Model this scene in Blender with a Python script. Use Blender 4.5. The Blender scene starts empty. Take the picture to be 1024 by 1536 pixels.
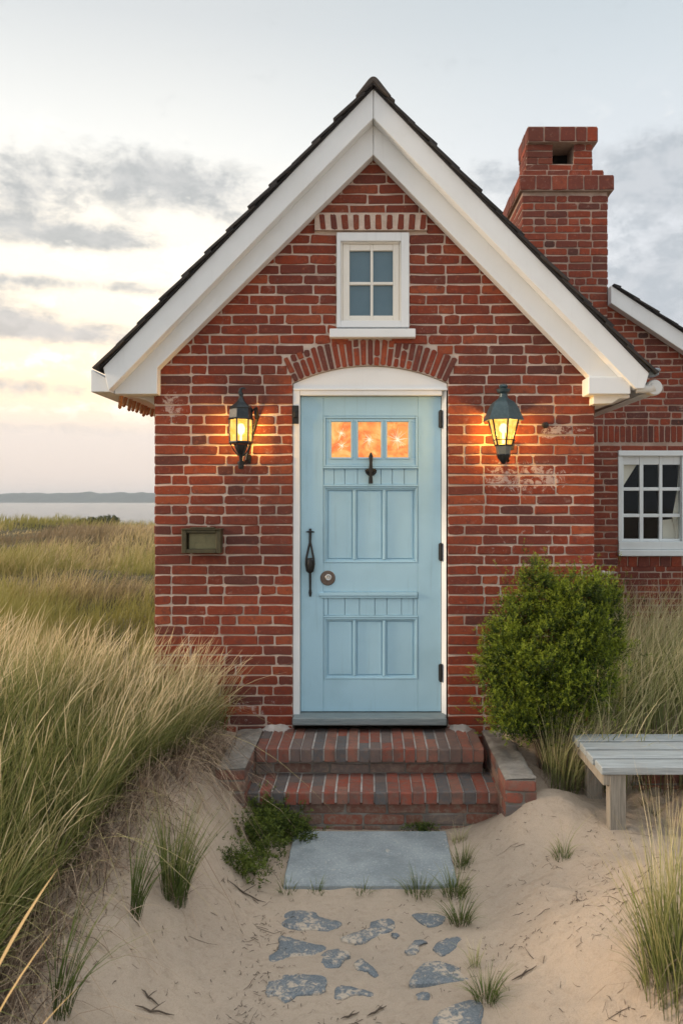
import bpy, bmesh, math, random
import numpy as np
from mathutils import Vector

R = math.radians
sc = bpy.context.scene
COL = sc.collection
random.seed(7)

# ------------------------------------------------------------------ camera, sky, sun, exposure
F, PX, PY, CAMY, CAMZ = 1203.0, 555.0, 752.0, -5.3, 1.9      # focal length and horizon measured in the photograph
cd = bpy.data.cameras.new("camera")
cam = bpy.data.objects.new("camera", cd)
COL.objects.link(cam)
sc.camera = cam
cam.location = (0, CAMY, CAMZ)
cam.rotation_euler = (R(90), 0, 0)
cd.sensor_fit = 'AUTO'
cd.sensor_width = 36
cd.lens = F / 1536 * 36
cd.shift_x = -(PX - 512) / 1536
cd.shift_y = -(768 - PY) / 1536
cd.clip_start = 0.05
cd.clip_end = 12000
cd.dof.use_dof = True
cd.dof.focus_distance = 5.2
cd.dof.aperture_fstop = 5.0

sc.view_settings.view_transform = 'Standard'
sc.view_settings.look = 'None'
sc.view_settings.exposure = 0.30
sc.view_settings.gamma = 1.0
sc.cycles.use_denoising = True
sc.cycles.max_bounces = 8
sc.cycles.transparent_max_bounces = 12
sc.cycles.volume_bounces = 0
sc.cycles.sample_clamp_indirect = 6

SUN_EL, SUN_FRONT = 17.0, 8.0                                  # low sun from the left, a little in front of the wall
tosun = Vector((-math.cos(R(SUN_EL)) * math.cos(R(SUN_FRONT)), -math.cos(R(SUN_EL)) * math.sin(R(SUN_FRONT)), math.sin(R(SUN_EL))))
sd = bpy.data.lights.new("sun", 'SUN')
sun = bpy.data.objects.new("sun", sd)
COL.objects.link(sun)
sun.rotation_euler = tosun.to_track_quat('Z', 'Y').to_euler()
sun.location = (-8, -2, 6)
sd.energy = 2.6
sd.angle = R(12)
sd.color = (1.0, 0.76, 0.53)


class NT:
    """small helper for writing node trees"""
    def __init__(s, tree):
        s.t = tree
        s.n = tree.nodes
        s.n.clear()

    def __call__(s, typ, ins=None, **props):
        nd = s.n.new(typ)
        for k, v in props.items():
            setattr(nd, k, v)
        for k, v in (ins or {}).items():
            sk = nd.inputs[k]
            if hasattr(v, 'is_output'):
                s.t.links.new(v, sk)
            else:
                if sk.type == 'RGBA' and hasattr(v, '__len__') and len(v) == 3:
                    v = (*v, 1)
                sk.default_value = v
        return nd

    def math(s, op, a, b=0.0, c=0.0, clamp=False):
        nd = s('ShaderNodeMath', {0: a, 1: b, 2: c}, operation=op)
        nd.use_clamp = clamp
        return nd.outputs[0]

    def mix(s, fac, a, b, blend='MIX'):
        nd = s.n.new('ShaderNodeMix')
        nd.data_type = 'RGBA'
        nd.blend_type = blend
        for sk, v in ((nd.inputs[0], fac), (nd.inputs[6], a), (nd.inputs[7], b)):
            if hasattr(v, 'is_output'):
                s.t.links.new(v, sk)
            else:
                if hasattr(v, '__len__') and len(v) == 3:
                    v = (*v, 1)
                sk.default_value = v
        return nd.outputs[2]

    def ramp(s, fac, stops, interp='LINEAR'):
        nd = s('ShaderNodeValToRGB', {0: fac})
        cr = nd.color_ramp
        cr.interpolation = interp
        while len(cr.elements) < len(stops):
            cr.elements.new(0.5)
        for e, (p, c) in zip(cr.elements, stops):
            e.position = p
            e.color = (*c, 1) if hasattr(c, '__len__') else (c, c, c, 1)
        return nd.outputs[0]

    def sstep(s, v, a, b):
        nd = s('ShaderNodeMapRange', {0: v, 1: a, 2: b, 3: 0.0, 4: 1.0}, interpolation_type='SMOOTHSTEP')
        return nd.outputs[0]

    def noise(s, vec, scale, detail=4.0, rough=0.55, dist=0.0):
        return s('ShaderNodeTexNoise', {'Vector': vec, 'Scale': scale, 'Detail': detail, 'Roughness': rough, 'Distortion': dist}).outputs[0]


w = bpy.data.worlds.new("World")
sc.world = w
w.use_nodes = True
g = NT(w.node_tree)
sky = g('ShaderNodeTexSky', sky_type='NISHITA')
sky.sun_disc = False
sky.sun_elevation = R(SUN_EL)
sky.sun_rotation = math.atan2(tosun.x, tosun.y)
sky.air_density = 1.0
sky.dust_density = 2.0
clear = g.mix(1.0, sky.outputs[0], (0.10, 0.10, 0.10), 'MULTIPLY')
tc = g('ShaderNodeTexCoord')
sep = g('ShaderNodeSeparateXYZ', {0: tc.outputs['Generated']})
az = g.math('ARCTAN2', sep.outputs[0], sep.outputs[1])
el = g.math('ARCSINE', sep.outputs[2])
# veil of thin high cloud: peach at the horizon, cream above it on the sunset side, blue grey overhead and to the right
warm = g.ramp(g.math('MULTIPLY', el, 0.64), [(0.0, (0.84, 0.70, 0.62)), (0.05, (0.88, 0.76, 0.68)), (0.085, (1.28, 0.98, 0.66)), (0.16, (1.28, 1.11, 0.87)), (0.26, (0.93, 0.92, 0.87)), (0.34, (0.68, 0.70, 0.70)), (0.42, (0.56, 0.59, 0.60)), (0.56, (0.80, 0.84, 0.86)), (0.75, (1.75, 1.82, 1.86)), (1.0, (1.9, 1.95, 2.0))])
cool = g.ramp(g.math('MULTIPLY', el, 0.64), [(0.0, (0.70, 0.66, 0.66)), (0.10, (0.74, 0.74, 0.76)), (0.20, (0.78, 0.80, 0.83)), (0.30, (0.65, 0.70, 0.73)), (0.40, (0.49, 0.56, 0.60)), (0.56, (0.76, 0.82, 0.86)), (0.75, (1.75, 1.82, 1.86)), (1.0, (1.9, 1.95, 2.0))])
side = g.sstep(az, -0.30, 0.36)
behind = g.sstep(g.math('ABSOLUTE', az), 1.5, 2.5)
veil = g.mix(side, warm, cool)
veil = g.mix(g.math('MULTIPLY', behind, g.math('SUBTRACT', 1.0, g.sstep(el, 0.5, 1.0))), veil, (0.74, 0.77, 0.81))
base = g.mix(0.88, clear, veil)
# broken grey cloud bands
cv = g('ShaderNodeCombineXYZ', {0: g.math('MULTIPLY', az, 2.9), 1: g.math('MULTIPLY', el, 5.0), 2: 3.7})
cn = g.noise(cv.outputs[0], 2.6, 9.0, 0.62, 0.35)
cn2 = g.noise(cv.outputs[0], 6.5, 9.0, 0.66, 0.2)


def band(a0, e0, wa, we, amp):
    """a cloud bank: where noise is raised around one bearing and height"""
    da = g.math('DIVIDE', g.math('SUBTRACT', az, a0), wa)
    de = g.math('DIVIDE', g.math('SUBTRACT', el, e0), we)
    q = g.math('ADD', g.math('MULTIPLY', da, da), g.math('MULTIPLY', de, de))
    return g.math('MULTIPLY', g.math('POWER', 2.718, g.math('MULTIPLY', q, -1.0)), amp)


bands = None
for b in ((-0.25, 0.375, 0.12, 0.042, 0.46), (-0.45, 0.350, 0.10, 0.036, 0.42), (-0.13, 0.35, 0.09, 0.028, 0.22), (-0.41, 0.302, 0.12, 0.018, 0.46), (-0.30, 0.300, 0.05, 0.012, 0.30), (-0.44, 0.205, 0.14, 0.022, 0.50), (-0.33, 0.192, 0.10, 0.014, 0.40),
          (-0.33, 0.250, 0.10, 0.009, 0.38), (-0.44, 0.245, 0.08, 0.012, 0.36), (-0.42, 0.130, 0.20, 0.014, 0.42), (-0.38, 0.085, 0.16, 0.010, 0.34), (0.38, 0.37, 0.15, 0.050, 0.62), (0.40, 0.25, 0.18, 0.08, 0.72), (0.12, 0.37, 0.14, 0.04, 0.34), (0.10, 0.50, 0.08, 0.018, 0.10)):
    o = band(*b)
    bands = o if bands is None else g.math('ADD', bands, o)
dens = g.math('ADD', g.math('ADD', g.math('MULTIPLY', cn, 0.95), g.math('MULTIPLY', cn2, 0.75)), g.math('MULTIPLY', bands, 0.85))
cover = g.sstep(dens, 0.95, 1.34)
lowfade = g.sstep(el, 0.0, 0.10)
cover = g.math('MULTIPLY', cover, lowfade)
ccol = g.mix(g.sstep(cn2, 0.42, 0.62), (0.60, 0.60, 0.60), (0.38, 0.405, 0.42))
ccol = g.mix(0.55, ccol, g.mix(side, g.mix(g.sstep(el, 0.1, 0.28), (0.66, 0.58, 0.54), (0.42, 0.435, 0.44)), (0.44, 0.49, 0.55)))
skycol = g.mix(g.math('MULTIPLY', cover, 0.88), base, ccol)
glint = g.math('MULTIPLY', g.sstep(g.math('SUBTRACT', cn2, g.math('MULTIPLY', bands, 0.4)), 0.45, 0.66), g.math('MULTIPLY', g.math('SUBTRACT', 1.0, g.sstep(az, -0.3, 0.1)), g.math('MULTIPLY', g.sstep(el, 0.07, 0.14), g.math('SUBTRACT', 1.0, g.sstep(el, 0.33, 0.44)))))
skycol = g.mix(g.math('MULTIPLY', glint, 0.6), skycol, (1.45, 1.33, 1.15))
glint2 = g.math('MULTIPLY', g.math('MULTIPLY', g.sstep(g.math('SUBTRACT', cn2, g.math('MULTIPLY', bands, 0.4)), 0.5, 0.68), g.sstep(az, 0.2, 0.34)), g.math('MULTIPLY', g.sstep(el, 0.16, 0.24), g.math('SUBTRACT', 1.0, g.sstep(el, 0.40, 0.48))))
skycol = g.mix(g.math('MULTIPLY', glint2, 0.4), skycol, (0.95, 0.93, 0.90))
lo = g.sstep(el, -0.03, -0.005)
skycol = g.mix(lo, (0.40, 0.36, 0.31), skycol)
bg = g('ShaderNodeBackground', {'Color': skycol, 'Strength': 1.0})
out = g('ShaderNodeOutputWorld', {0: bg.outputs[0]})


# ------------------------------------------------------------------ helpers
def at(px, py, y):
    """point of the photograph at real depth y"""
    d = y - CAMY
    return ((px - PX) * d / F, y, CAMZ + (PY - py) * d / F)


def tag(o, label=None, cat=None, group=None, kind=None):
    if label: o['label'] = label
    if cat: o['category'] = cat
    if group: o['group'] = group
    if kind: o['kind'] = kind
    return o


def thing(name, label, cat, loc=(0, 0, 0), group=None, rz=0):
    o = bpy.data.objects.new(name, None)
    o.empty_display_size = 0.1
    COL.objects.link(o)
    o.location = loc
    o.rotation_euler = (0, 0, rz)
    return tag(o, label, cat, group)


class MB:
    def __init__(s):
        s.v, s.f, s.t, s.m = [], [], [], []

    def add(s, vs, fs, tint=0.5, m=0):
        o = len(s.v)
        s.v.extend(vs)
        for f in fs:
            s.f.append([o + i for i in f])
            s.t.append(tint)
            s.m.append(m)

    def hexa(s, p, tint=0.5, m=0):
        """8 points: bottom ring of four then top ring of four"""
        s.add(p, [(3, 2, 1, 0), (4, 5, 6, 7), (0, 1, 5, 4), (1, 2, 6, 5), (2, 3, 7, 6), (3, 0, 4, 7)], tint, m)

    def box(s, x0, x1, y0, y1, z0, z1, tint=0.5, m=0):
        s.hexa([(x0, y0, z0), (x1, y0, z0), (x1, y1, z0), (x0, y1, z0), (x0, y0, z1), (x1, y0, z1), (x1, y1, z1), (x0, y1, z1)], tint, m)

    def prism(s, poly, y0, y1, tint=0.5, m=0):
        """polygon in x,z extruded from y0 (front) to y1"""
        n = len(poly)
        vs = [(x, y0, z) for x, z in poly] + [(x, y1, z) for x, z in poly]
        fs = [tuple(range(n)), tuple(reversed(range(n, 2 * n)))] + [(i, i + n, (i + 1) % n + n, (i + 1) % n) for i in range(n)]
        s.add(vs, fs, tint, m)

    def tube(s, pts, r, seg=8, tint=0.5, m=0):
        """round bar along points; r number or list"""
        n = len(pts)
        rs = r if hasattr(r, '__len__') else [r] * n
        vs = []
        for i, p in enumerate(pts):
            a = Vector(pts[max(i - 1, 0)])
            b = Vector(pts[min(i + 1, n - 1)])
            d = (b - a).normalized()
            u = d.cross(Vector((0.13, 0.97, 0.2)))
            if u.length < 0.05: u = d.cross(Vector((1, 0, 0)))
            u.normalize()
            k = d.cross(u)
            for j in range(seg):
                q = 2 * math.pi * j / seg
                vs.append(tuple(Vector(p) + (u * math.cos(q) + k * math.sin(q)) * rs[i]))
        fs = []
        for i in range(n - 1):
            for j in range(seg):
                a, b = i * seg + j, i * seg + (j + 1) % seg
                fs.append((a, b, b + seg, a + seg))
        fs.append(tuple(reversed(range(seg))))
        fs.append(tuple(range((n - 1) * seg, n * seg)))
        s.add(vs, fs, tint, m)

    def lathe(s, prof, seg=24, c=(0, 0, 0), rot=0.0, tint=0.5, m=0, axis='z'):
        """profile of (radius, height)"""
        n = len(prof)
        vs = []
        for r, h in prof:
            for j in range(seg):
                q = 2 * math.pi * j / seg + rot
                a, b = r * math.cos(q), r * math.sin(q)
                vs.append((c[0] + a, c[1] + b, c[2] + h) if axis == 'z' else (c[0] + a, c[1] - h, c[2] + b))
        fs = []
        for i in range(n - 1):
            for j in range(seg):
                a, b = i * seg + j, i * seg + (j + 1) % seg
                fs.append((a, b, b + seg, a + seg))
        fs.append(tuple(reversed(range(seg))))
        fs.append(tuple(range((n - 1) * seg, n * seg)))
        s.add(vs, fs, tint, m)

    def build(s, name, mats, parent=None, bevel=0.0, smooth=None, segs=1, fix=True):
        me = bpy.data.meshes.new(name)
        me.from_pydata([tuple(p) for p in s.v], [], s.f)
        mats = mats if isinstance(mats, (list, tuple)) else [mats]
        for m in mats: me.materials.append(m)
        me.polygons.foreach_set('material_index', s.m)
        a = me.attributes.new('tint', 'FLOAT', 'FACE')
        a.data.foreach_set('value', s.t)
        bm = bmesh.new()
        bm.from_mesh(me)
        if fix: bmesh.ops.recalc_face_normals(bm, faces=bm.faces)
        if bevel:
            es = [e for e in bm.edges if len(e.link_faces) == 2 and e.calc_face_angle(0) > 0.5]
            bmesh.ops.bevel(bm, geom=es, offset=bevel, offset_type='OFFSET', segments=segs, profile=0.6, affect='EDGES', clamp_overlap=True)
        bm.to_mesh(me)
        bm.free()
        if smooth is not None:
            for p in me.polygons: p.use_smooth = True
            me.set_sharp_from_angle(angle=R(smooth))
        o = bpy.data.objects.new(name, me)
        COL.objects.link(o)
        if parent: o.parent = parent
        return o


# value noise in numpy (ground shape, patches)
def vnoise(x, y, seed=0):
    x = np.asarray(x, float); y = np.asarray(y, float)
    xi = np.floor(x).astype(np.int64); yi = np.floor(y).astype(np.int64)
    fx = x - xi; fy = y - yi
    fx = fx * fx * (3 - 2 * fx); fy = fy * fy * (3 - 2 * fy)

    def h(a, b):
        n = (a * 374761393 + b * 668265263 + seed * 1442695041) & 0xffffffff
        n = ((n ^ (n >> 13)) * 1274126177) & 0xffffffff
        return ((n ^ (n >> 16)) & 0xffff) / 65535.0
    return (h(xi, yi) * (1 - fx) + h(xi + 1, yi) * fx) * (1 - fy) + (h(xi, yi + 1) * (1 - fx) + h(xi + 1, yi + 1) * fx) * fy


def fbm(x, y, sc_, oct_=4, seed=0):
    v, a, t = 0, 0.5, 0
    for i in range(oct_):
        v = v + a * vnoise(np.asarray(x) / sc_ * 2 ** i + 17.3 * i, np.asarray(y) / sc_ * 2 ** i - 9.1 * i, seed + i)
        t += a
        a *= 0.5
    return v / t


def ss(a, b, x):
    t = np.clip((np.asarray(x, float) - a) / (b - a), 0, 1)
    return t * t * (3 - 2 * t)


def ground(x, y):
    x = np.asarray(x, float); y = np.asarray(y, float)
    fy = 0.36 + 0.64 * ss(-2.8, -1.1, y)
    left = (0.47 * ss(-0.46, -1.12, x) + 0.16 * ss(-1.2, -2.6, x)) * fy
    near = 0.40 * ss(-1.0, -0.15, y) * ss(0.62, 0.9, np.abs(x)) * (1 - ss(1.1, 1.3, x) * (1 - ss(-0.6, -0.2, y)))
    right = 0.15 * ss(0.42, 1.25, x) + 0.20 * np.exp(-((x - 0.93) ** 2 + (y + 0.90) ** 2) / 0.07) + 0.27 * np.exp(-((x - 1.35) ** 2 + (y + 2.2) ** 2) / 0.30)
    right = right + 0.32 * ss(0.95, 1.7, x) * ss(-0.75, 0.3, y) + 0.10 * ss(1.35, 2.4, x) * ss(-1.2, -2.4, y)
    left = left + 0.02 * np.exp(-((x + 0.95) ** 2 + (y + 0.9) ** 2) / 0.06)
    h = np.maximum(np.where(x < 0, left, right), near)
    out_ = ss(0.0, 2.5, y)
    field = 0.50 + 1.15 * (fbm(x * 0.5, y, 4.2, 3, 5) - 0.5) * ss(1, 6, y) + 0.9 * (fbm(x, y, 24.0, 2, 11) - 0.5) * ss(10, 30, y)
    field = field + 0.62 * np.exp(-((x + 18.5) / 3.6) ** 2 - ((y - 38) / 6) ** 2)
    h = h * (1 - out_) + field * out_
    h = h - 0.34 * ss(18, 38, y) - 5.5 * ss(44, 80, y)
    h = h - 5.5 * ss(-60, -140, y)
    # ripples and footprints in the loose sand
    sand = 1 - ss(1.0, 3.0, y)
    slab_flat = ss(0.0, 0.25, np.maximum(np.abs(x) - 0.55, np.maximum(-2.7 - y, 0)))
    h = h + sand * ((fbm(x, y, 0.34, 4, 21) - 0.5) * 0.12 * (0.25 + 0.75 * slab_flat) + (fbm(x, y, 0.10, 3, 31) - 0.5) * 0.016)
    h = h + sand * slab_flat * 0.010 * np.sin((x * 0.8 - y * 1.3 + 0.8 * fbm(x, y, 0.5, 2, 40)) * 34) * ss(0.5, 0.7, fbm(x, y, 0.7, 2, 77))
    return h


def gz(x, y):
    return float(ground(np.array([x]), np.array([y]))[0])


def ground_at(px, py):
    """where the sight line of a photograph point first meets the ground"""
    d = np.linspace(1.2, 9.0, 3000)
    x, y, z = (px - PX) * d / F, CAMY + d, CAMZ + (PY - py) * d / F
    h = ground(x, y)
    i = int(np.argmax(z <= h))
    return float(x[i]), float(y[i]), float(h[i])


# ------------------------------------------------------------------ materials
def mat(name):
    m = bpy.data.materials.new(name)
    m.use_nodes = True
    n = NT(m.node_tree)
    o = n('ShaderNodeOutputMaterial')
    tc_ = n('ShaderNodeTexCoord')
    n.obj = tc_.outputs['Object']
    n.geo = n('ShaderNodeNewGeometry').outputs['Position']

    def surf(color, rough=0.6, bump=None, strength=0.3, dist=0.01, metal=0.0, spec=0.5, **kw):
        ins = {'Base Color': color, 'Roughness': rough, 'Metallic': metal, 'Specular IOR Level': spec}
        ins.update(kw)
        b = n('ShaderNodeBsdfPrincipled', ins)
        if bump is not None:
            bp = n('ShaderNodeBump', {'Height': bump, 'Strength': strength, 'Distance': dist})
            n.t.links.new(bp.outputs[0], b.inputs['Normal'])
        n.t.links.new(b.outputs[0], o.inputs[0])
        return b
    n.surf = surf
    n.out = o
    return m, n


def brick_mat(name, lo=(0.095, 0.036, 0.030), mid=(0.205, 0.038, 0.018), hi=(0.33, 0.076, 0.031), bloom=0.42, soot=0.0, spots=()):
    m, n = mat(name)
    t = n('ShaderNodeAttribute', attribute_name='tint').outputs['Fac']
    c = n.ramp(t, [(0.0, lo), (0.12, (0.150, 0.040, 0.028)), (0.38, mid), (0.72, (0.265, 0.049, 0.021)), (1.0, hi)])
    big = n.noise(n.geo, 2.3, 4)
    fine = n.noise(n.geo, 55, 6, 0.65)
    grit = n.noise(n.geo, 260, 3, 0.7)
    c = n.mix(n.sstep(big, 0.35, 0.75), c, n.mix(0.30, c, (0.14, 0.05, 0.04)))
    c = n.mix(n.math('MULTIPLY', n.sstep(n.noise(n.geo, 24, 5, 0.65), 0.46, 0.72), 0.75), c, (0.125, 0.040, 0.032))
    c = n.mix(n.sstep(fine, 0.52, 0.85), c, (0.11, 0.035, 0.028))
    c = n.mix(n.math('MULTIPLY', n.sstep(n.noise(n.geo, 38, 4, 0.6), 0.56, 0.74), 0.45), c, (0.40, 0.13, 0.07))
    c = n.mix(n.math('MULTIPLY', n.sstep(grit, 0.55, 0.8), 0.25), c, (0.55, 0.28, 0.2))
    wx = n.noise(n.geo, 0.9, 5, 0.6, 0.4)
    c = n.mix(n.math('MULTIPLY', n.sstep(wx, 0.46, 0.64), 0.42), c, (0.085, 0.036, 0.028))
    wash = n('ShaderNodeMapping', {0: n.geo, 3: (9.0, 9.0, 0.7)})
    c = n.mix(n.math('MULTIPLY', n.sstep(n.noise(wash.outputs[0], 1.0, 5, 0.65), 0.54, 0.74), 0.35), c, (0.10, 0.045, 0.036))
    salt = n.math('MULTIPLY', n.sstep(n.noise(n.geo, 75, 5, 0.7), 0.60, 0.70), n.sstep(n.noise(n.geo, 4.0, 4, 0.6), 0.42, 0.66))
    c = n.mix(n.math('MULTIPLY', salt, 0.55), c, (0.50, 0.34, 0.27))
    # lime bloom: pale smears
    lime = n.math('MULTIPLY', n.sstep(n.noise(n.geo, 17, 8, 0.72, 0.6), 0.56, 0.72), n.sstep(n.noise(n.geo, 1.9, 3), 0.36, 0.64))
    c = n.mix(n.math('MULTIPLY', lime, bloom), c, (0.50, 0.36, 0.30))
    for (sx, sy, sz, rx, rz, amt) in spots:
        s_ = n('ShaderNodeSeparateXYZ', {0: n.geo})
        dx = n.math('DIVIDE', n.math('SUBTRACT', s_.outputs[0], sx), rx)
        dz = n.math('DIVIDE', n.math('SUBTRACT', s_.outputs[2], sz), rz)
        q = n.math('SQRT', n.math('ADD', n.math('MULTIPLY', dx, dx), n.math('MULTIPLY', dz, dz)))
        k = n.math('MULTIPLY', n.math('SUBTRACT', 1.0, n.sstep(q, 0.2, 1.0)), amt)
        th = n.math('SUBTRACT', 0.71, n.math('MULTIPLY', k, 0.25))
        pat = n.noise(n.geo, 19, 9, 0.76, 1.0)
        msk = n.math('MULTIPLY', n.sstep(n.math('SUBTRACT', pat, th), 0.0, 0.07), n.sstep(k, 0.02, 0.2))
        c = n.mix(n.math('MULTIPLY', msk, 0.55), c, (0.64, 0.56, 0.51))
    hgt = n.math('ADD', n.math('MULTIPLY', fine, 0.7), n.math('MULTIPLY', grit, 0.3))
    n.surf(c, 0.85, hgt, 0.55, 0.006, spec=0.25)
    return m


M_brick = brick_mat("red_brick", spots=((1.02, 0, 2.06, 0.55, 0.22, 1.0), (1.25, 0, 2.36, 0.3, 0.10, 0.9), (0.95, 0, 1.55, 0.6, 0.3, 0.55), (-1.30, 0, 2.52, 0.14, 0.2, 1.0), (1.42, 0, 1.5, 0.12, 0.12, 0.8), (-0.75, 0, 0.55, 0.4, 0.2, 0.7)))
M_cbrick = brick_mat("chimney_brick", lo=(0.060, 0.032, 0.028), mid=(0.155, 0.042, 0.028), hi=(0.25, 0.066, 0.036), bloom=0.45)
M_sbrick, n = mat("step_brick")
t = n('ShaderNodeAttribute', attribute_name='tint').outputs['Fac']
c = n.ramp(t, [(0.0, (0.105, 0.108, 0.112)), (0.18, (0.14, 0.125, 0.12)), (0.32, (0.18, 0.115, 0.095)), (0.5, (0.23, 0.082, 0.058)), (0.8, (0.30, 0.075, 0.046)), (1.0, (0.30, 0.18, 0.13))], 'LINEAR')
f1 = n.noise(n.geo, 30, 6, 0.65)
f2 = n.noise(n.geo, 240, 3, 0.7)
c = n.mix(n.math('MULTIPLY', n.sstep(f1, 0.42, 0.66), 0.7), c, (0.20, 0.13, 0.10))
c = n.mix(n.math('MULTIPLY', n.sstep(n.noise(n.geo, 46, 6, 0.75), 0.56, 0.66), 0.6), c, (0.075, 0.06, 0.055))
c = n.mix(n.math('MULTIPLY', n.sstep(n.noise(n.geo, 6, 5, 0.7), 0.44, 0.66), 0.6), c, (0.10, 0.08, 0.07))
n.surf(c, 0.8, n.math('ADD', n.math('MULTIPLY', f1, 0.6), n.math('MULTIPLY', f2, 0.4)), 0.6, 0.006, spec=0.3)


M_rbrick, n = mat("dusty_riser_brick")
t = n('ShaderNodeAttribute', attribute_name='tint').outputs['Fac']
c = n.ramp(t, [(0.0, (0.20, 0.19, 0.18)), (0.25, (0.19, 0.125, 0.10)), (0.7, (0.24, 0.105, 0.075)), (1.0, (0.30, 0.11, 0.075))])
f1 = n.noise(n.geo, 26, 6, 0.7)
f2 = n.noise(n.geo, 200, 3, 0.7)
c = n.mix(n.sstep(f1, 0.42, 0.7), c, (0.30, 0.23, 0.18))
n.surf(c, 0.9, n.math('ADD', f1, f2), 0.6, 0.008, spec=0.15)


def mortar_mat(name, c0, c1):
    m, n = mat(name)
    a = n.noise(n.geo, 9, 6, 0.7)
    b = n.noise(n.geo, 180, 4, 0.7)
    c = n.mix(n.sstep(a, 0.3, 0.7), c0, c1)
    c = n.mix(n.math('MULTIPLY', n.sstep(n.noise(n.geo, 1.1, 4, 0.6), 0.46, 0.68), 0.45), c, tuple(0.5 * q for q in c1))
    c = n.mix(n.math('MULTIPLY', n.sstep(b, 0.5, 0.75), 0.4), c, (0.20, 0.15, 0.12))
    n.surf(c, 0.95, b, 0.7, 0.006, spec=0.1)
    return m


M_mortar = mortar_mat("lime_mortar", (0.70, 0.58, 0.49), (0.52, 0.405, 0.335))
M_cmortar = mortar_mat("chimney_mortar", (0.46, 0.35, 0.29), (0.32, 0.23, 0.185))
M_smortar = mortar_mat("step_mortar", (0.60, 0.56, 0.52), (0.38, 0.34, 0.31))
M_cement = mortar_mat("grey_cement", (0.36, 0.335, 0.30), (0.18, 0.165, 0.145))


def paint_mat(name, col, dirt, rough=0.5, grain=True, amt=0.5):
    m, n = mat(name)
    a = n.noise(n.geo, 3.0, 5, 0.6)
    mp = n('ShaderNodeMapping', {0: n.geo, 3: (30, 30, 2.2)})
    b = n.noise(mp.outputs[0], 4, 4, 0.6)
    f = n.noise(n.geo, 120, 3, 0.6)
    c = n.mix(n.math('MULTIPLY', n.sstep(a, 0.40, 0.8), amt), col, dirt)
    c = n.mix(n.math('MULTIPLY', n.sstep(n.noise(n.geo, 22, 7, 0.7, 0.8), 0.64, 0.74), 0.45), c, dirt)
    drip = n('ShaderNodeMapping', {0: n.geo, 3: (26, 26, 1.6)})
    c = n.mix(n.math('MULTIPLY', n.sstep(n.noise(drip.outputs[0], 1.0, 6, 0.7), 0.56, 0.74), 0.5 * amt), c, tuple(0.80 * q for q in dirt))
    n.surf(c, rough, n.math('ADD', b, n.math('MULTIPLY', f, 0.5)) if grain else f, 0.12, 0.004, spec=0.4)
    return m


M_white = paint_mat("white_paint", (0.75, 0.775, 0.785), (0.66, 0.67, 0.655), amt=0.4)
M_cream = paint_mat("cream_paint", (0.80, 0.77, 0.70), (0.66, 0.62, 0.54))
M_wwhite = paint_mat("weathered_white_paint", (0.68, 0.73, 0.74), (0.50, 0.54, 0.54), 0.55)
M_blue = paint_mat("pale_blue_door_paint", (0.385, 0.60, 0.715), (0.335, 0.53, 0.63), 0.46, amt=0.9)
M_thresh, n = mat("grey_painted_threshold")
mp = n('ShaderNodeMapping', {0: n.geo, 3: (2, 25, 25)})
gn = n.noise(mp.outputs[0], 4, 6, 0.7)
c = n.mix(n.sstep(gn, 0.35, 0.7), (0.16, 0.20, 0.21), (0.24, 0.28, 0.285))
n.surf(c, 0.6, gn, 0.35, 0.006)

M_slate, n = mat("dark_roof_slate")
t = n('ShaderNodeAttribute', attribute_name='tint').outputs['Fac']
c = n.ramp(t, [(0, (0.018, 0.017, 0.018)), (0.6, (0.035, 0.033, 0.034)), (1, (0.06, 0.05, 0.043))])
f1 = n.noise(n.geo, 40, 5, 0.65)
c = n.mix(n.sstep(f1, 0.5, 0.8), c, (0.07, 0.06, 0.05))
n.surf(c, 0.75, f1, 0.5, 0.008, spec=0.3)

M_iron, n = mat("black_iron")
f1 = n.noise(n.geo, 90, 4, 0.6)
n.surf(n.mix(n.sstep(f1, 0.45, 0.75), (0.012, 0.013, 0.014), (0.035, 0.033, 0.03)), 0.45, f1, 0.3, 0.003, metal=0.3)
M_lantern, n = mat("blue_black_lantern_paint")
f1 = n.noise(n.geo, 60, 4, 0.6)
n.surf(n.mix(n.sstep(f1, 0.4, 0.75), (0.030, 0.058, 0.070), (0.052, 0.085, 0.095)), 0.42, f1, 0.2, 0.002, metal=0.2)
M_dlantern, n = mat("black_lantern_paint")
f1 = n.noise(n.geo, 60, 4, 0.6)
n.surf(n.mix(n.sstep(f1, 0.4, 0.75), (0.012, 0.019, 0.023), (0.028, 0.040, 0.045)), 0.4, f1, 0.2, 0.002, metal=0.2)
M_tin, n = mat("dull_tin")
f1 = n.noise(n.geo, 50, 4, 0.6)
n.surf(n.mix(f1, (0.10, 0.11, 0.10), (0.22, 0.22, 0.19)), 0.5, f1, 0.2, 0.003, metal=0.4)
M_brass, n = mat("brown_bronze")
f1 = n.noise(n.geo, 80, 4, 0.6)
n.surf(n.mix(f1, (0.10, 0.078, 0.065), (0.19, 0.145, 0.12)), 0.4, f1, 0.15, 0.002, metal=0.6)
M_steel, n = mat("bright_steel")
n.surf((0.55, 0.55, 0.53), 0.3, metal=0.9)
M_olive, n = mat("olive_metal")
f1 = n.noise(n.geo, 30, 5, 0.7)
n.surf(n.mix(n.sstep(f1, 0.35, 0.75), (0.080, 0.068, 0.032), (0.050, 0.040, 0.022)), 0.5, f1, 0.25, 0.003, metal=0.3)
M_olive2, n = mat("faded_olive_plate")
f1 = n.noise(n.geo, 24, 5, 0.7)
n.surf(n.mix(n.sstep(f1, 0.35, 0.75), (0.20, 0.18, 0.085), (0.15, 0.135, 0.065)), 0.45, f1, 0.2, 0.003)

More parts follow.
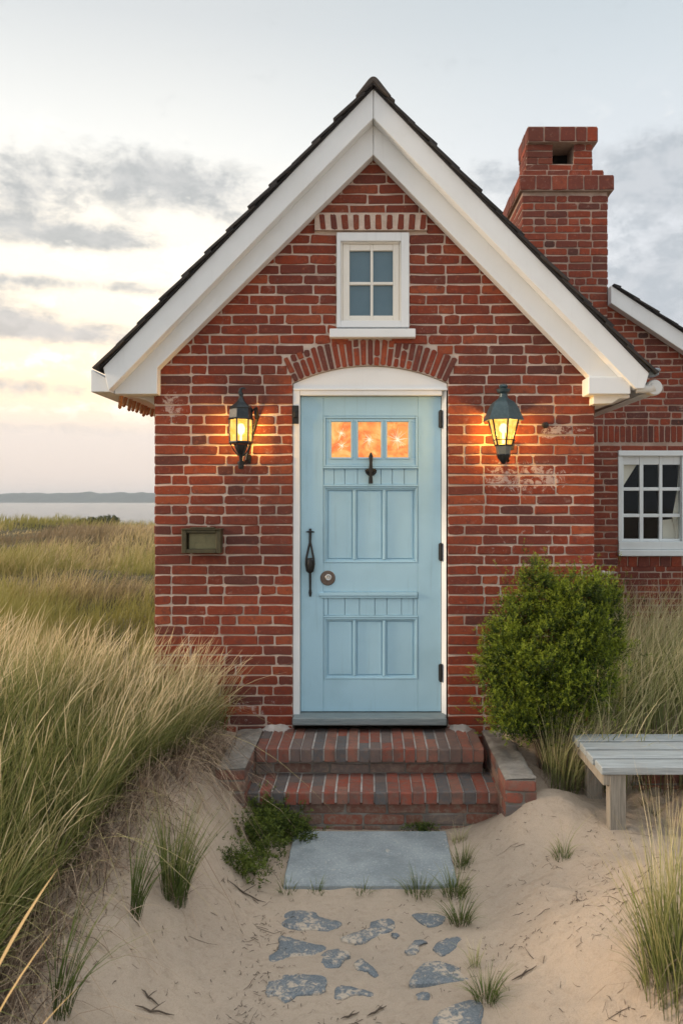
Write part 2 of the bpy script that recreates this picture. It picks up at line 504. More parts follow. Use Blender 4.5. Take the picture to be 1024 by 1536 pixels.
# warm lamp glass: glows and lets its lamp shine through
M_glass, n = mat("glowing_lantern_glass")
f1 = n.noise(n.geo, 26, 3, 0.5)
em = n('ShaderNodeEmission', {'Color': n.mix(n.sstep(f1, 0.35, 0.7), (1.0, 0.40, 0.06), (1.0, 0.60, 0.18)), 'Strength': 1.7})
tr = n('ShaderNodeBsdfTransparent', {0: (1.0, 0.86, 0.6, 1)})
mx = n('ShaderNodeMixShader', {0: 0.5, 1: tr.outputs[0], 2: em.outputs[0]})
n.t.links.new(mx.outputs[0], n.out.inputs[0])
M_bulb, n = mat("lamp_bulb")
em = n('ShaderNodeEmission', {'Color': (1.0, 0.78, 0.42, 1), 'Strength': 5.0})
n.t.links.new(em.outputs[0], n.out.inputs[0])
# door lights: lit from the room behind, mottled orange glass
M_amber, n = mat("lit_orange_glass")
f1 = n.noise(n.geo, 9, 6, 0.65, 1.5)
f2 = n.noise(n.geo, 60, 5, 0.7, 1.0)
c = n.ramp(f1, [(0.30, (0.80, 0.14, 0.03)), (0.43, (0.95, 0.24, 0.05)), (0.55, (1.0, 0.40, 0.09)), (0.70, (1.0, 0.60, 0.20))])
c = n.mix(n.math('MULTIPLY', n.sstep(f2, 0.56, 0.75), 0.4), c, (1.0, 0.66, 0.36))
b = n.surf((0.05, 0.02, 0.01), 0.06, n.noise(n.geo, 18, 3), 0.25, 0.004, spec=0.5)
n.t.links.new(c, b.inputs['Emission Color'])
b.inputs['Emission Strength'].default_value = 0.85
M_crack, n = mat("bright_star_crack")
em = n('ShaderNodeEmission', {'Color': (1.0, 0.80, 0.55, 1), 'Strength': 1.05})
n.t.links.new(em.outputs[0], n.out.inputs[0])
M_pane, n = mat("blue_grey_window_pane")
f1 = n.noise(n.geo, 6, 4, 0.6)
n.surf(n.mix(f1, (0.070, 0.135, 0.175), (0.115, 0.185, 0.225)), 0.10, n.noise(n.geo, 4, 2), 0.12, 0.02, spec=0.5)
M_dglass, n = mat("dark_window_glass")
gl = n('ShaderNodeBsdfGlossy', {0: (0.9, 0.95, 1, 1), 1: 0.03})
tr = n('ShaderNodeBsdfTransparent', {0: (0.97, 0.98, 0.97, 1)})
mx = n('ShaderNodeMixShader', {0: 0.010, 1: tr.outputs[0], 2: gl.outputs[0]})
n.t.links.new(mx.outputs[0], n.out.inputs[0])
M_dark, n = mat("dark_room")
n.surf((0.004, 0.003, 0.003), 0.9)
M_curtain, n = mat("pale_curtain")
n.surf(n.mix(n.noise(n.geo, 8), (0.74, 0.72, 0.64), (0.60, 0.58, 0.52)), 0.9)
M_terra, n = mat("weathered_terracotta")
f1 = n.noise(n.geo, 40, 4)
n.surf(n.mix(f1, (0.20, 0.075, 0.03), (0.50, 0.26, 0.12)), 0.85)
M_plastic, n = mat("white_gutter_plastic")
n.surf((0.62, 0.62, 0.60), 0.4)
M_grey, n = mat("grey_bracket")
n.surf((0.22, 0.25, 0.27), 0.45)

M_wood, n = mat("silver_weathered_wood")
mp = n('ShaderNodeMapping', {0: n.obj, 3: (1.6, 40, 40)})
gr = n.noise(mp.outputs[0], 3, 6, 0.65, 0.4)
gr2 = n.noise(n.obj, 7, 4)
t = n('ShaderNodeAttribute', attribute_name='tint').outputs['Fac']
c = n.mix(n.sstep(gr, 0.3, 0.72), (0.22, 0.25, 0.26), (0.40, 0.44, 0.455))
c = n.mix(n.math('MULTIPLY', n.sstep(gr2, 0.45, 0.75), 0.4), c, (0.30, 0.29, 0.27))
n.surf(c, 0.7, gr, 0.4, 0.004)
M_legwood, n = mat("grey_brown_wood")
mp = n('ShaderNodeMapping', {0: n.obj, 3: (40, 40, 2.0)})
gr = n.noise(mp.outputs[0], 3, 6, 0.65, 0.4)
c = n.mix(n.sstep(gr, 0.3, 0.72), (0.20, 0.175, 0.14), (0.36, 0.32, 0.26))
n.surf(c, 0.8, gr, 0.4, 0.004)

M_blueston, n = mat("bluestone_slab")
f1 = n.noise(n.geo, 5, 6, 0.65)
f2 = n.noise(n.geo, 85, 5, 0.8)
f3 = n.noise(n.geo, 13, 9, 0.8, 1.0)
c = n.mix(n.sstep(f1, 0.3, 0.7), (0.22, 0.255, 0.27), (0.30, 0.335, 0.345))
c = n.mix(n.math('MULTIPLY', n.sstep(f2, 0.52, 0.66), 0.6), c, (0.50, 0.52, 0.52))
c = n.mix(n.math('MULTIPLY', n.sstep(n.noise(n.geo, 3.2, 6, 0.7), 0.45, 0.65), 0.5), c, (0.15, 0.175, 0.185))
c = n.mix(n.math('MULTIPLY', n.sstep(f2, 0.45, 0.3), 0.5), c, (0.11, 0.13, 0.145))
c = n.mix(n.math('MULTIPLY', n.sstep(n.noise(n.geo, 7, 9, 0.8, 1.0), 0.58, 0.68), 0.75), c, (0.58, 0.52, 0.43))
n.surf(c, 0.75, f2, 0.35, 0.003)
M_flag, n = mat("sandy_flagstone")
f2 = n.noise(n.geo, 150, 5, 0.75)
f3 = n.noise(n.geo, 34, 8, 0.78, 0.6)
f4 = n.noise(n.geo, 6, 3)
c = n.mix(n.sstep(f2, 0.35, 0.7), (0.092, 0.108, 0.120), (0.195, 0.220, 0.238))
sandm = n.sstep(n.math('ADD', f3, n.math('MULTIPLY', n.math('SUBTRACT', f4, 0.5), 0.7)), 0.50, 0.62)
c = n.mix(n.math('MULTIPLY', sandm, 0.9), c, (0.46, 0.38, 0.29))
n.surf(c, 0.85, n.math('ADD', f2, f3), 0.4, 0.004)

M_sand, n = mat("dune_sand_and_turf")
veg = n('ShaderNodeAttribute', attribute_name='veg').outputs['Fac']
s1 = n.noise(n.geo, 1.7, 4)
s2 = n.noise(n.geo, 24, 6, 0.7)
s3 = n.noise(n.geo, 330, 4, 0.75)
c = n.mix(n.sstep(s1, 0.3, 0.7), (0.56, 0.45, 0.345), (0.48, 0.39, 0.305))
c = n.mix(n.math('MULTIPLY', n.sstep(s2, 0.48, 0.72), 0.45), c, (0.36, 0.275, 0.20))
c = n.mix(n.math('MULTIPLY', n.sstep(s3, 0.5, 0.72), 0.55), c, (0.27, 0.205, 0.15))
c = n.mix(n.math('MULTIPLY', n.sstep(s3, 0.47, 0.3), 0.4), c, (0.66, 0.55, 0.43))
debris = n.sstep(n.noise(n.geo, 60, 8, 0.78, 0.5), 0.64, 0.70)
deb_area = n.sstep(n.noise(n.geo, 2.6, 4), 0.46, 0.7)
c = n.mix(n.math('MULTIPLY', n.math('MULTIPLY', debris, deb_area), 0.75), c, (0.13, 0.09, 0.065))
turf = n.mix(n.sstep(n.noise(n.geo, 0.6, 5), 0.35, 0.7), (0.060, 0.055, 0.025), (0.115, 0.088, 0.045))
c = n.mix(veg, c, turf)
s0 = n.noise(n.geo, 8, 5, 0.62, 0.3)
n.surf(c, 0.95, n.math('ADD', n.math('MULTIPLY', s0, 2.2), n.math('ADD', n.math('MULTIPLY', s2, 1.0), n.math('MULTIPLY', s3, 0.4))), 0.9, 0.018, spec=0.1)


def blade_mat(name, base_, mid_, tip_, tr_amt=0.35, rough=0.5, patch=None):
    """colour runs from root to tip; every blade has its own age (tint)"""
    m, n = mat(name)
    t = n('ShaderNodeAttribute', attribute_name='along').outputs['Fac']
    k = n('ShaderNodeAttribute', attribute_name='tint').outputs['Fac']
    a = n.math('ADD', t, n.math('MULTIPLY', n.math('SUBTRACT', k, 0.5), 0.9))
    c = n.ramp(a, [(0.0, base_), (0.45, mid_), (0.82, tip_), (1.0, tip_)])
    if patch:
        p = n('ShaderNodeAttribute', attribute_name='patch').outputs['Fac']
        c = n.mix(n.sstep(p, 0.40, 0.62), c, patch[0])
        c = n.mix(n.sstep(p, 0.36, 0.20), c, patch[1])
    b = n('ShaderNodeBsdfPrincipled', {'Base Color': c, 'Roughness': rough, 'Specular IOR Level': 0.3})
    tl = n('ShaderNodeBsdfTranslucent', {0: c})
    mx = n('ShaderNodeMixShader', {0: tr_amt, 1: b.outputs[0], 2: tl.outputs[0]})
    n.t.links.new(mx.outputs[0], n.out.inputs[0])
    return m


M_dune = blade_mat("marram_blades", (0.120, 0.145, 0.042), (0.235, 0.258, 0.080), (0.56, 0.47, 0.22))
M_plume = blade_mat("marram_seed_heads", (0.11, 0.14, 0.045), (0.24, 0.25, 0.09), (0.86, 0.69, 0.43))
M_right = blade_mat("olive_dune_blades", (0.15, 0.18, 0.06), (0.38, 0.39, 0.16), (0.72, 0.62, 0.38))
M_field = blade_mat("field_blades", (0.18, 0.15, 0.055), (0.42, 0.33, 0.14), (0.62, 0.47, 0.25), patch=((0.31, 0.28, 0.080), (0.27, 0.20, 0.115)))
M_tuft = blade_mat("green_tuft_blades", (0.07, 0.10, 0.025), (0.12, 0.17, 0.04), (0.30, 0.29, 0.11))
M_dead = blade_mat("dead_brown_straw", (0.11, 0.075, 0.050), (0.27, 0.185, 0.125), (0.50, 0.38, 0.26), 0.1)
M_gold = blade_mat("golden_stalk", (0.36, 0.28, 0.11), (0.62, 0.44, 0.19), (0.70, 0.50, 0.24))
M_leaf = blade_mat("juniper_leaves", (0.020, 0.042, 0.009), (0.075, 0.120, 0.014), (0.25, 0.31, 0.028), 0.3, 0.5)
M_moss = blade_mat("creeping_leaves", (0.030, 0.052, 0.010), (0.075, 0.11, 0.018), (0.14, 0.18, 0.03), 0.3, 0.5)
M_farbush = blade_mat("dark_bush_leaves", (0.03, 0.045, 0.02), (0.05, 0.07, 0.028), (0.07, 0.09, 0.035), 0.2)
M_bark, n = mat("brown_bark")
n.surf(n.mix(n.noise(n.geo, 50), (0.06, 0.04, 0.025), (0.12, 0.085, 0.055)), 0.9)
M_twig, n = mat("dark_twig")
n.surf(n.mix(n.noise(n.geo, 60), (0.035, 0.026, 0.02), (0.11, 0.08, 0.055)), 0.9)
M_bleach, n = mat("bleached_dry_flower")
n.surf((0.62, 0.60, 0.56), 0.9)

# ------------------------------------------------------------------ setting: ground, sea, far shore
def grid_axis(parts):
    out_ = [parts[0][0]]
    for a, b, s0, s1 in parts:
        x = a
        L = b - a
        while x < b - 1e-6:
            f = (x - a) / L
            x += s0 * (s1 / s0) ** f if s0 != s1 else s0
            out_.append(min(x, b))
    return np.array(sorted(set(np.round(out_, 4))))


gx = grid_axis([(-6000, -40, 900, 12), (-40, -3, 3.5, 0.15), (-3, -2.0, 0.15, 0.03), (-2.0, 2.0, 0.022, 0.022), (2.0, 3.2, 0.03, 0.2), (3.2, 40, 0.2, 4), (40, 6000, 12, 900)])
gy = grid_axis([(-600, -8, 120, 1.0), (-8, -3.2, 0.7, 0.04), (-3.2, 0.1, 0.022, 0.022), (0.1, 6, 0.05, 0.3), (6, 90, 0.3, 2.5), (90, 6000, 30, 1500)])
X, Y = np.meshgrid(gx, gy)
Z = ground(X, Y)
nx, ny = len(gx), len(gy)
idx = np.arange(nx * ny).reshape(ny, nx)
quads = np.stack([idx[:-1, :-1], idx[:-1, 1:], idx[1:, 1:], idx[1:, :-1]], -1).reshape(-1, 4)


def np_mesh(name, verts, quads_, mats, attrs=None, smooth=False, midx=None):
    me = bpy.data.meshes.new(name)
    nv, nf = len(verts), len(quads_)
    k = quads_.shape[1]
    me.vertices.add(nv)
    me.vertices.foreach_set('co', np.ascontiguousarray(verts, dtype=np.float32).ravel())
    me.loops.add(nf * k)
    me.loops.foreach_set('vertex_index', np.ascontiguousarray(quads_, dtype=np.int32).ravel())
    me.polygons.add(nf)
    me.polygons.foreach_set('loop_start', np.arange(0, nf * k, k, dtype=np.int32))
    if midx is not None:
        me.polygons.foreach_set('material_index', midx.astype(np.int32))
    for m in (mats if isinstance(mats, (list, tuple)) else [mats]): me.materials.append(m)
    for a, v in (attrs or {}).items():
        at_ = me.attributes.new(a, 'FLOAT', 'POINT')
        at_.data.foreach_set('value', np.ascontiguousarray(v, dtype=np.float32))
    me.update(calc_edges=True)
    if smooth:
        me.polygons.foreach_set('use_smooth', np.ones(nf, dtype=bool))
    return me


def link(name, me, parent=None):
    o = bpy.data.objects.new(name, me)
    COL.objects.link(o)
    if parent: o.parent = parent
    return o


def left_edge(y):
    """where the left hand grass begins, as x for a given y"""
    return np.interp(y, [-3.6, -2.9, -2.3, -1.8, -1.2, -0.7, -0.05], [-1.36, -1.33, -1.33, -1.25, -1.13, -1.00, -0.92])


veg = ss(0.3, 2.2, Y)
veg = np.maximum(veg, 0.55 * ss(0.0, -0.35, X - left_edge(Y) + 0.1))
veg = np.maximum(veg, 0.6 * ss(1.35, 2.2, X) * ss(-0.9, -0.2, Y))
veg = np.clip(veg + 0.5 * (fbm(X, Y, 0.3, 3, 3) - 0.5) * (veg > 0.02), 0, 1)
me = np_mesh("ground", np.stack([X, Y, Z], -1).reshape(-1, 3), quads, M_sand, {'veg': veg.ravel()}, True)
tag(link("ground", me), kind='structure')

M_sea, n = mat("calm_sea")
mp = n('ShaderNodeMapping', {0: n.geo, 3: (0.25, 1.0, 1)})
wv = n.noise(mp.outputs[0], 0.6, 6, 0.65)
wv2 = n.noise(mp.outputs[0], 0.05, 5, 0.6)
n.surf(n.mix(wv2, (0.14, 0.15, 0.155), (0.20, 0.205, 0.205)), 0.10, wv, 1.0, 1.1, spec=1.0)
s = MB()
s.add([(-6000, 40, -2.2), (6000, 40, -2.2), (6000, 5200, -2.2), (-6000, 5200, -2.2)], [(0, 1, 2, 3)])
tag(s.build("sea", M_sea, fix=False), kind='structure')

M_shore, n = mat("wooded_far_shore")
nz = n.noise(n.geo, 0.03, 6, 0.7)
s_ = n('ShaderNodeSeparateXYZ', {0: n.geo})
houses = n.math('MULTIPLY', n.sstep(n.noise(n.geo, 0.06, 3, 0.8), 0.66, 0.70), n.math('SUBTRACT', 1.0, n.sstep(s_.outputs[2], 1.0, 8.0)))
c = n.mix(n.sstep(nz, 0.35, 0.65), (0.025, 0.045, 0.048), (0.06, 0.08, 0.068))
c = n.mix(n.math('MULTIPLY', houses, 0.8), c, (0.6, 0.5, 0.42))
n.surf(c, 0.95, spec=0.0)
hx = np.arange(-3600, 2600, 6.0)
top = 15 + 15 * fbm(hx, hx * 0, 500, 3, 2) + 9 * fbm(hx, hx * 0, 70, 3, 8) + 8.0 * fbm(hx, hx * 0, 18, 2, 9) - 8 * ss(-900, -3400, hx)
yy = 2600 + 30 * (fbm(hx, hx * 0, 200, 2, 4) - 0.5)
rows = []
for fz, dy in ((-0.2, -30), (0.12, 0), (0.55, 70), (0.85, 150), (1.0, 240), (0.5, 500), (-0.2, 900)):
    zz = top * fz + (3.0 * (fbm(hx, hx * 0 + dy, 12, 2, 5) - 0.5) if 0.1 < fz < 1 else 0)
    zz = np.where(fz < 0, -4.0, zz)
    rows.append(np.stack([hx, yy + dy, zz], -1))
V = np.concatenate(rows)
k = len(hx)
ii = np.arange(k - 1)
Q = np.concatenate([np.stack([r * k + ii, r * k + ii + 1, (r + 1) * k + ii + 1, (r + 1) * k + ii], -1) for r in range(len(rows) - 1)])
tag(link("hills", np_mesh("hills", V, Q, M_shore, smooth=True)), kind='structure')

# ------------------------------------------------------------------ brick laying
rng = random.Random(11)


def brick(mb, fr, quad, tint, proud=0.006, back=-0.002, bev=0.0035, jit=0.0028, cut=0.007):
    """one brick: quad of (u,v) corners, counter clockwise from lower left"""
    (a, b, c_, d) = [Vector(p) for p in quad]
    lu = max((b - a).length, 1e-4)
    lv = max((d - a).length, 1e-4)
    cs, ct = min(cut * rng.uniform(0.3, 2.2) / lu, 0.3), min(cut * rng.uniform(0.4, 1.5) / lv, 0.3)
    st = [(cs, 0), (0.5, 0), (1 - cs, 0), (1, ct), (1, 1 - ct), (1 - cs, 1), (0.5, 1), (cs, 1), (0, 1 - ct), (0, ct)]
    ds, dt = bev / lu, bev / lv
    outer, inner = [], []
    for s_, t_ in st:
        js, jt = rng.uniform(-jit, jit) / lu, rng.uniform(-jit, jit) / lv
        for lst, q, r in ((outer, s_ + js, t_ + jt), (inner, min(max(s_, ds), 1 - ds) + js * 0.5, min(max(t_, dt), 1 - dt) + jt * 0.5)):
            lst.append(a * (1 - q) * (1 - r) + b * q * (1 - r) + c_ * q * r + d * (1 - q) * r)
    n_ = len(st)
    vs = [fr(p[0], p[1], back) for p in outer] + [fr(p[0], p[1], proud - bev * 0.8) for p in outer]
    tl = rng.uniform(-0.0012, 0.0012)
    vs += [fr(p[0], p[1], proud + tl * (1 if i < 5 else -1)) for i, p in enumerate(inner)]
    fs = [tuple(range(2 * n_, 3 * n_))]
    for i in range(n_):
        j = (i + 1) % n_
        fs.append((i, j, j + n_, i + n_))
        fs.append((i + n_, j + n_, j + 2 * n_, i + 2 * n_))
    mb.add(vs, fs, tint, 0)


def rtint(dark=0.08):
    return rng.uniform(0.0, 0.22) if rng.random() < dark * 1.1 else min(max(rng.gauss(0.58, 0.26), 0.15), 1.0)


def lay(mb, fr, z0, z1, course, spans, gap=0.0105, S=0.236, H=0.108, dark=0.08, proud=0.006, p_header=0.27, wob=0.0022):
    k = 0
    z = z0
    while z + course * 0.5 < z1:
        za, zb = z + gap / 2, min(z + course, z1) - gap / 2
        for (ua, ub) in spans((za + zb) / 2):
            if ub - ua < 0.03: continue
            u = ua
            first = True
            while ub - u > 0.02:
                L = rng.choice((H, S * 0.8, S)) if first and k % 2 else (H if rng.random() < p_header else S * rng.uniform(0.94, 1.05))
                first = False
                if ub - (u + L) < 0.06: L = ub - u
                if L > S * 1.25: L = L / 2
                e = u + L
                w1, w2 = rng.uniform(-wob, wob), rng.uniform(-wob, wob)
                if e - u > 0.022:
                    g_ = gap / 2
                    brick(mb, fr, [(u + (g_ if u > ua + 1e-6 else 0), za + w1), (e - (g_ if e < ub - 1e-6 else 0), za + w2), (e - (g_ if e < ub - 1e-6 else 0), zb + w2), (u + (g_ if u > ua + 1e-6 else 0), zb + w1)], rtint(dark), proud + rng.uniform(-0.0025, 0.0025))
                u = e
        z += course
        k += 1


# ------------------------------------------------------------------ the cottage
cot = thing("brick_cottage", "small red brick seaside cottage with white gable boards and pale blue door", "cottage", (0, 0, 0))
XL, XR = -1.419, 1.476                                        # corners of the front wall
RX = 0.02                                                     # ridge
K = 1.03                                                      # roof pitch (rise over run)


def ztop(x): return 4.53 - K * abs(x - RX)


DL, DR = -0.512, 0.513                                        # door opening
ZS, RI = 2.683, 1.170                                         # spring of the arch, inner radius
RO = RI + 0.178
CZ = 2.797 - RI
CX = 0.0


def fr_front(u, v, n_): return (u, -n_, v)


def cutspans(a, b, holes):
    r = [(a, b)]
    for (h0, h1) in holes:
        q = []
        for (s0, s1) in r:
            if h1 <= s0 or h0 >= s1: q.append((s0, s1)); continue
            if h0 - s0 > 0.02: q.append((s0, h0))
            if s1 - h1 > 0.02: q.append((h1, s1))
        r = q
    return r


WX0, WX1, WZ0, WZ1 = at(504, 0, 0)[0], at(614, 0, 0)[0], at(0, 507, 0)[2], at(0, 349, 0)[2]     # little gable window


def spans_front(z):
    half = (4.42 - z) / K
    a, b = max(XL, RX - half), min(XR, RX + half)
    if b - a < 0.05: return []
    holes = []
    if z < ZS: holes.append((DL, DR))
    if z > ZS - 0.02:
        q = RO ** 2 - (z - CZ) ** 2
        ang = 0.595
        if q > 0 and z - CZ > 0:
            hw = min(math.sqrt(q), ang)
            lim = abs(z - CZ) * math.tan(R(25.6))
            hw = min(hw, lim)
            holes.append((CX - hw - 0.004, CX + hw + 0.004))
    if WZ0 - 0.01 < z < WZ1 + 0.012: holes.append((WX0, WX1))
    if WZ1 + 0.012 <= z < at(0, 317, 0)[2]: holes.append((at(472, 0, 0)[0], at(640, 0, 0)[0]))
    return cutspans(a, b, holes)


mb = MB()
lay(mb, fr_front, 0.022, 4.40, 0.0662, spans_front, dark=0.07)
# arch of voussoirs
NV = 25
A = R(25.6)
for i in range(NV):
    a0, a1 = -A + 2 * A * i / NV + 0.0048, -A + 2 * A * (i + 1) / NV - 0.0048
    split = rng.random() < 0.45
    rs = [(RI + 0.004, RO - 0.006)] if not split else [(RI + 0.004, RI + 0.118), (RI + 0.127, RO - 0.006)]
    if split and rng.random() < 0.5: rs = [(RI + 0.004, RI + 0.055), (RI + 0.064, RO - 0.006)]
    for r0, r1 in rs:
        pt = lambda r, a: (CX + r * math.sin(a), CZ + r * math.cos(a))
        brick(mb, fr_front, [pt(r0, a0), pt(r0, a1), pt(r1, a1), pt(r1, a0)], rtint(0.15) * 0.9, 0.010 + rng.uniform(-0.002, 0.002))


# mortar body behind the bricks
def arc(r, n_, a=A): return [(CX + r * math.sin(-a + 2 * a * i / n_), CZ + r * math.cos(-a + 2 * a * i / n_)) for i in range(n_ + 1)]


def mface(poly, y=0.0): mb.add([(x, y, z) for x, z in poly], [tuple(range(len(poly)))], 0.5, 1)


hz = lambda z: (4.43 - z) / K
mface([(XL, -0.6), (DL, -0.6), (DL, ZS), (XL, ZS)])
mface([(DR, -0.6), (XR, -0.6), (XR, ZS), (DR, ZS)])
zc = WZ0 + 0.01
mface([(XL, ZS), (DL, ZS)] + arc(RI, 16)[1:-1] + [(DR, ZS), (XR, ZS), (XR, 2.9), (RX + hz(zc), zc), (RX - hz(zc), zc), (XL, 2.9)])
mface([(RX - hz(zc), zc), (WX0 + 0.01, zc), (WX0 + 0.01, WZ1), (RX - hz(WZ1), WZ1)])
mface([(WX1 - 0.01, zc), (RX + hz(zc), zc), (RX + hz(WZ1), WZ1), (WX1 - 0.01, WZ1)])
mface([(RX - hz(WZ1), WZ1), (RX + hz(WZ1), WZ1), (RX, 4.43)])
# reveals of the door opening
for x in (DL, DR): mb.add([(x, 0, -0.1), (x, 0.14, -0.1), (x, 0.14, ZS), (x, 0, ZS)], [(0, 1, 2, 3)], 0.5, 1)
ar = [(DL, ZS)] + arc(RI, 16)[1:-1] + [(DR, ZS)]
for p, q in zip(ar[:-1], ar[1:]): mb.add([(p[0], -0.004, p[1]), (q[0], -0.004, q[1]), (q[0], 0.14, q[1]), (p[0], 0.14, p[1])], [(0, 1, 2, 3)], 0.5, 1)
mb.build("front_wall", [M_brick, M_mortar], cot, fix=False)

# side walls
for nm, xw, sg in (("side_wall", XL, -1), ("side_wall", XR, 1)):
    mb = MB()
    y1 = 4.0 if sg < 0 else 1.74
    fr = (lambda u, v, n_, xw=xw, sg=sg: (xw + sg * n_, u, v))
    if sg < 0: fr = (lambda u, v, n_, xw=xw: (xw - n_, u, v))
    lay(mb, fr, 0.022, 2.66, 0.0662, lambda z, y1=y1: [(0.0, y1)], proud=0.004)
    mb.add([(xw, 0, -0.6), (xw, y1, -0.6), (xw, y1, 2.7), (xw, 0, 2.7)], [(0, 1, 2, 3)], 0.5, 1)
    mb.build(nm, [M_brick, M_mortar], cot, fix=False)
mb = MB()
mb.prism([(XL, -0.6), (XR, -0.6), (XR, 2.9), (RX, 4.40), (XL, 2.9)], 3.96, 4.0)
mb.build("back_wall", [M_mortar], cot)

# projecting rowlock lintel over the little window
mb = MB()
lx0, lx1 = at(472, 0, -0.03)[0], at(640, 0, -0.03)[0]
lz0, lz1 = at(0, 345, -0.03)[2], at(0, 319, -0.03)[2]
mb.box(lx0, lx1, -0.030, 0.02, lz0, lz1, m=1)
fr = lambda u, v, n_: (u, -0.030 - n_, v)
NB = 10
for i in range(NB):
    f = (i + 0.35) / NB
    xm = lx0 + (lx1 - lx0) * f
    k_ = (f - 0.5) * 0.10
    wv_ = 0.030 + rng.uniform(-0.002, 0.003)
    hh = lz1 - lz0
    brick(mb, fr, [(xm - k_ * hh * 1.2 - wv_ / 2 + 0.02, lz0 + 0.004), (xm - k_ * hh * 1.2 + wv_ / 2 + 0.028, lz0 + 0.004), (xm + k_ * hh + wv_ / 2 + 0.028, lz1 - 0.012), (xm + k_ * hh - wv_ / 2 + 0.02, lz1 - 0.012)], rtint(0.05), 0.004)
mb.build("window_lintel", [M_brick, M_mortar], cot, fix=False)

# gable boards
TL, TR = -1.70, 1.775
mb = MB()
mb.prism([(RX - 0.0015, 4.34), (RX - 0.0015, 4.53), (TL, ztop(TL) - 0.005), (-1.665, 2.605)], -0.19, -0.102)
mb.build("bargeboard", M_white, cot, bevel=0.004)
mb = MB()
mb.prism([(RX + 0.0015, 4.34), (1.69, 2.618), (1.745, 2.62), (TR, ztop(TR) - 0.005), (RX + 0.0015, 4.53)], -0.19, -0.102)
mb.build("bargeboard", M_white, cot, bevel=0.004)
mb = MB()
mb.prism([(RX - 0.001, 4.148), (RX - 0.001, 4.40), (-1.655, 2.68), (-1.655, 2.596), (-1.379, 2.596), (-1.379, 2.765)], -0.10, -0.012)
mb.build("frieze_board", M_white, cot, bevel=0.003)
mb = MB()
mb.prism([(RX + 0.001, 4.148), (1.405, 2.725), (1.47, 2.65), (1.72, 2.65), (1.72, 2.68), (RX + 0.001, 4.40)], -0.10, -0.012)
mb.build("frieze_board", M_white, cot, bevel=0.003)
mb = MB()
b0, b1 = at(882, 591, -0.16), at(945, 565, -0.16)
mb.box(b0[0], b1[0], -0.16, 0.30, b0[2], b1[2])
mb.build("eave_return", M_white, cot, bevel=0.004)
mb = MB()
b0, b1 = at(889, 606, -0.10), at(944, 592, -0.10)
mb.prism([(b0[0], b0[2]), (b0[0] + 0.12, b0[2] + 0.004), (b0[0] + 0.17, b0[2] + 0.035), (b1[0], b0[2] + 0.04), (b1[0], b1[2]), (b0[0], b1[2])], -0.10, 0.28)
mb.build("eave_bracket", M_cream, cot, bevel=0.003)
# left soffit, curved bracket and the ragged tile ends under it
mb = MB()
mb.box(-1.655, XL - 0.004, -0.012, 4.0, 2.60, 2.63)
for i in range(8):
    q0, q1 = i / 8 * R(90), (i + 1) / 8 * R(90)
    xa, xb = -1.62 + 0.19 * math.sin(q0), -1.62 + 0.19 * math.sin(q1)
    za, zb2 = 2.60 - 0.10 * (1 - math.cos(q0)), 2.60 - 0.10 * (1 - math.cos(q1))
    mb.hexa([(xa, 0.10, za), (xb, 0.10, zb2), (xb, 3.9, zb2), (xa, 3.9, za), (xa, 0.10, 2.6), (xb, 0.10, 2.6), (xb, 3.9, 2.6), (xa, 3.9, 2.6)])
mb.build("soffit", M_cream, cot)
for i in range(40):
    mb = MB()
    y = 0.0 + i * 0.095 + rng.uniform(-0.012, 0.012)
    x = -1.645 + rng.uniform(-0.006, 0.006)
    h = rng.uniform(0.050, 0.080)
    sl = rng.uniform(-0.02, 0.02)
    mb.hexa([(x - 0.018, y + sl, 2.60 - h), (x - 0.006, y + sl, 2.60 - h * 0.9), (x - 0.006, y + 0.040 + sl, 2.60 - h), (x - 0.018, y + 0.040 + sl, 2.60 - h * 1.1),
             (x - 0.006, y, 2.604), (x + 0.008, y, 2.604), (x + 0.008, y + 0.048, 2.604), (x - 0.006, y + 0.048, 2.604)])
    mb.build("eave_tile", M_terra, cot)
# gutters
mb = MB()
mb.prism([(-1.785, 2.60), (-1.66, 2.60), (-1.66, 2.63), (-1.765, 2.63), (-1.775, 2.745), (-1.787, 2.745)], -0.165, 4.0)
mb.prism([(-1.784, 2.602), (-1.662, 2.602), (-1.690, 2.690), (-1.784, 2.744)], -0.168, -0.15)
mb.build("gutter", M_white, cot, bevel=0.002)
mb = MB()
g0 = at(979, 582, -0.12)
mb.tube([(g0[0] - 0.12, -0.14, g0[2] - 0.01), (g0[0] - 0.03, -0.14, g0[2] - 0.008), (g0[0] - 0.012, -0.14, g0[2] + 0.002)], [0.026, 0.028, 0.036], 16)
mb.lathe([(0.0, -0.05), (0.034, -0.05), (0.050, -0.03), (0.052, 0.02), (0.046, 0.034), (0.0, 0.036)], 20, (g0[0], -0.12, g0[2]), axis='y')
mb.box(g0[0] - 0.045, g0[0] + 0.045, -0.07, 3.0, g0[2] - 0.03, g0[2] + 0.045)
mb.build("gutter", M_plastic, cot, smooth=40)
mb = MB()
c0, c1 = at(971, 563, -0.15), at(987, 552, -0.15)
mb.box(c0[0], c1[0], -0.16, -0.06, c0[2], c1[2])
mb.box(c0[0] + 0.02, c1[0] + 0.008, -0.17, -0.10, c1[2] - 0.022, c1[2] - 0.006)
mb.build("gutter_bracket", M_grey, cot, bevel=0.004)


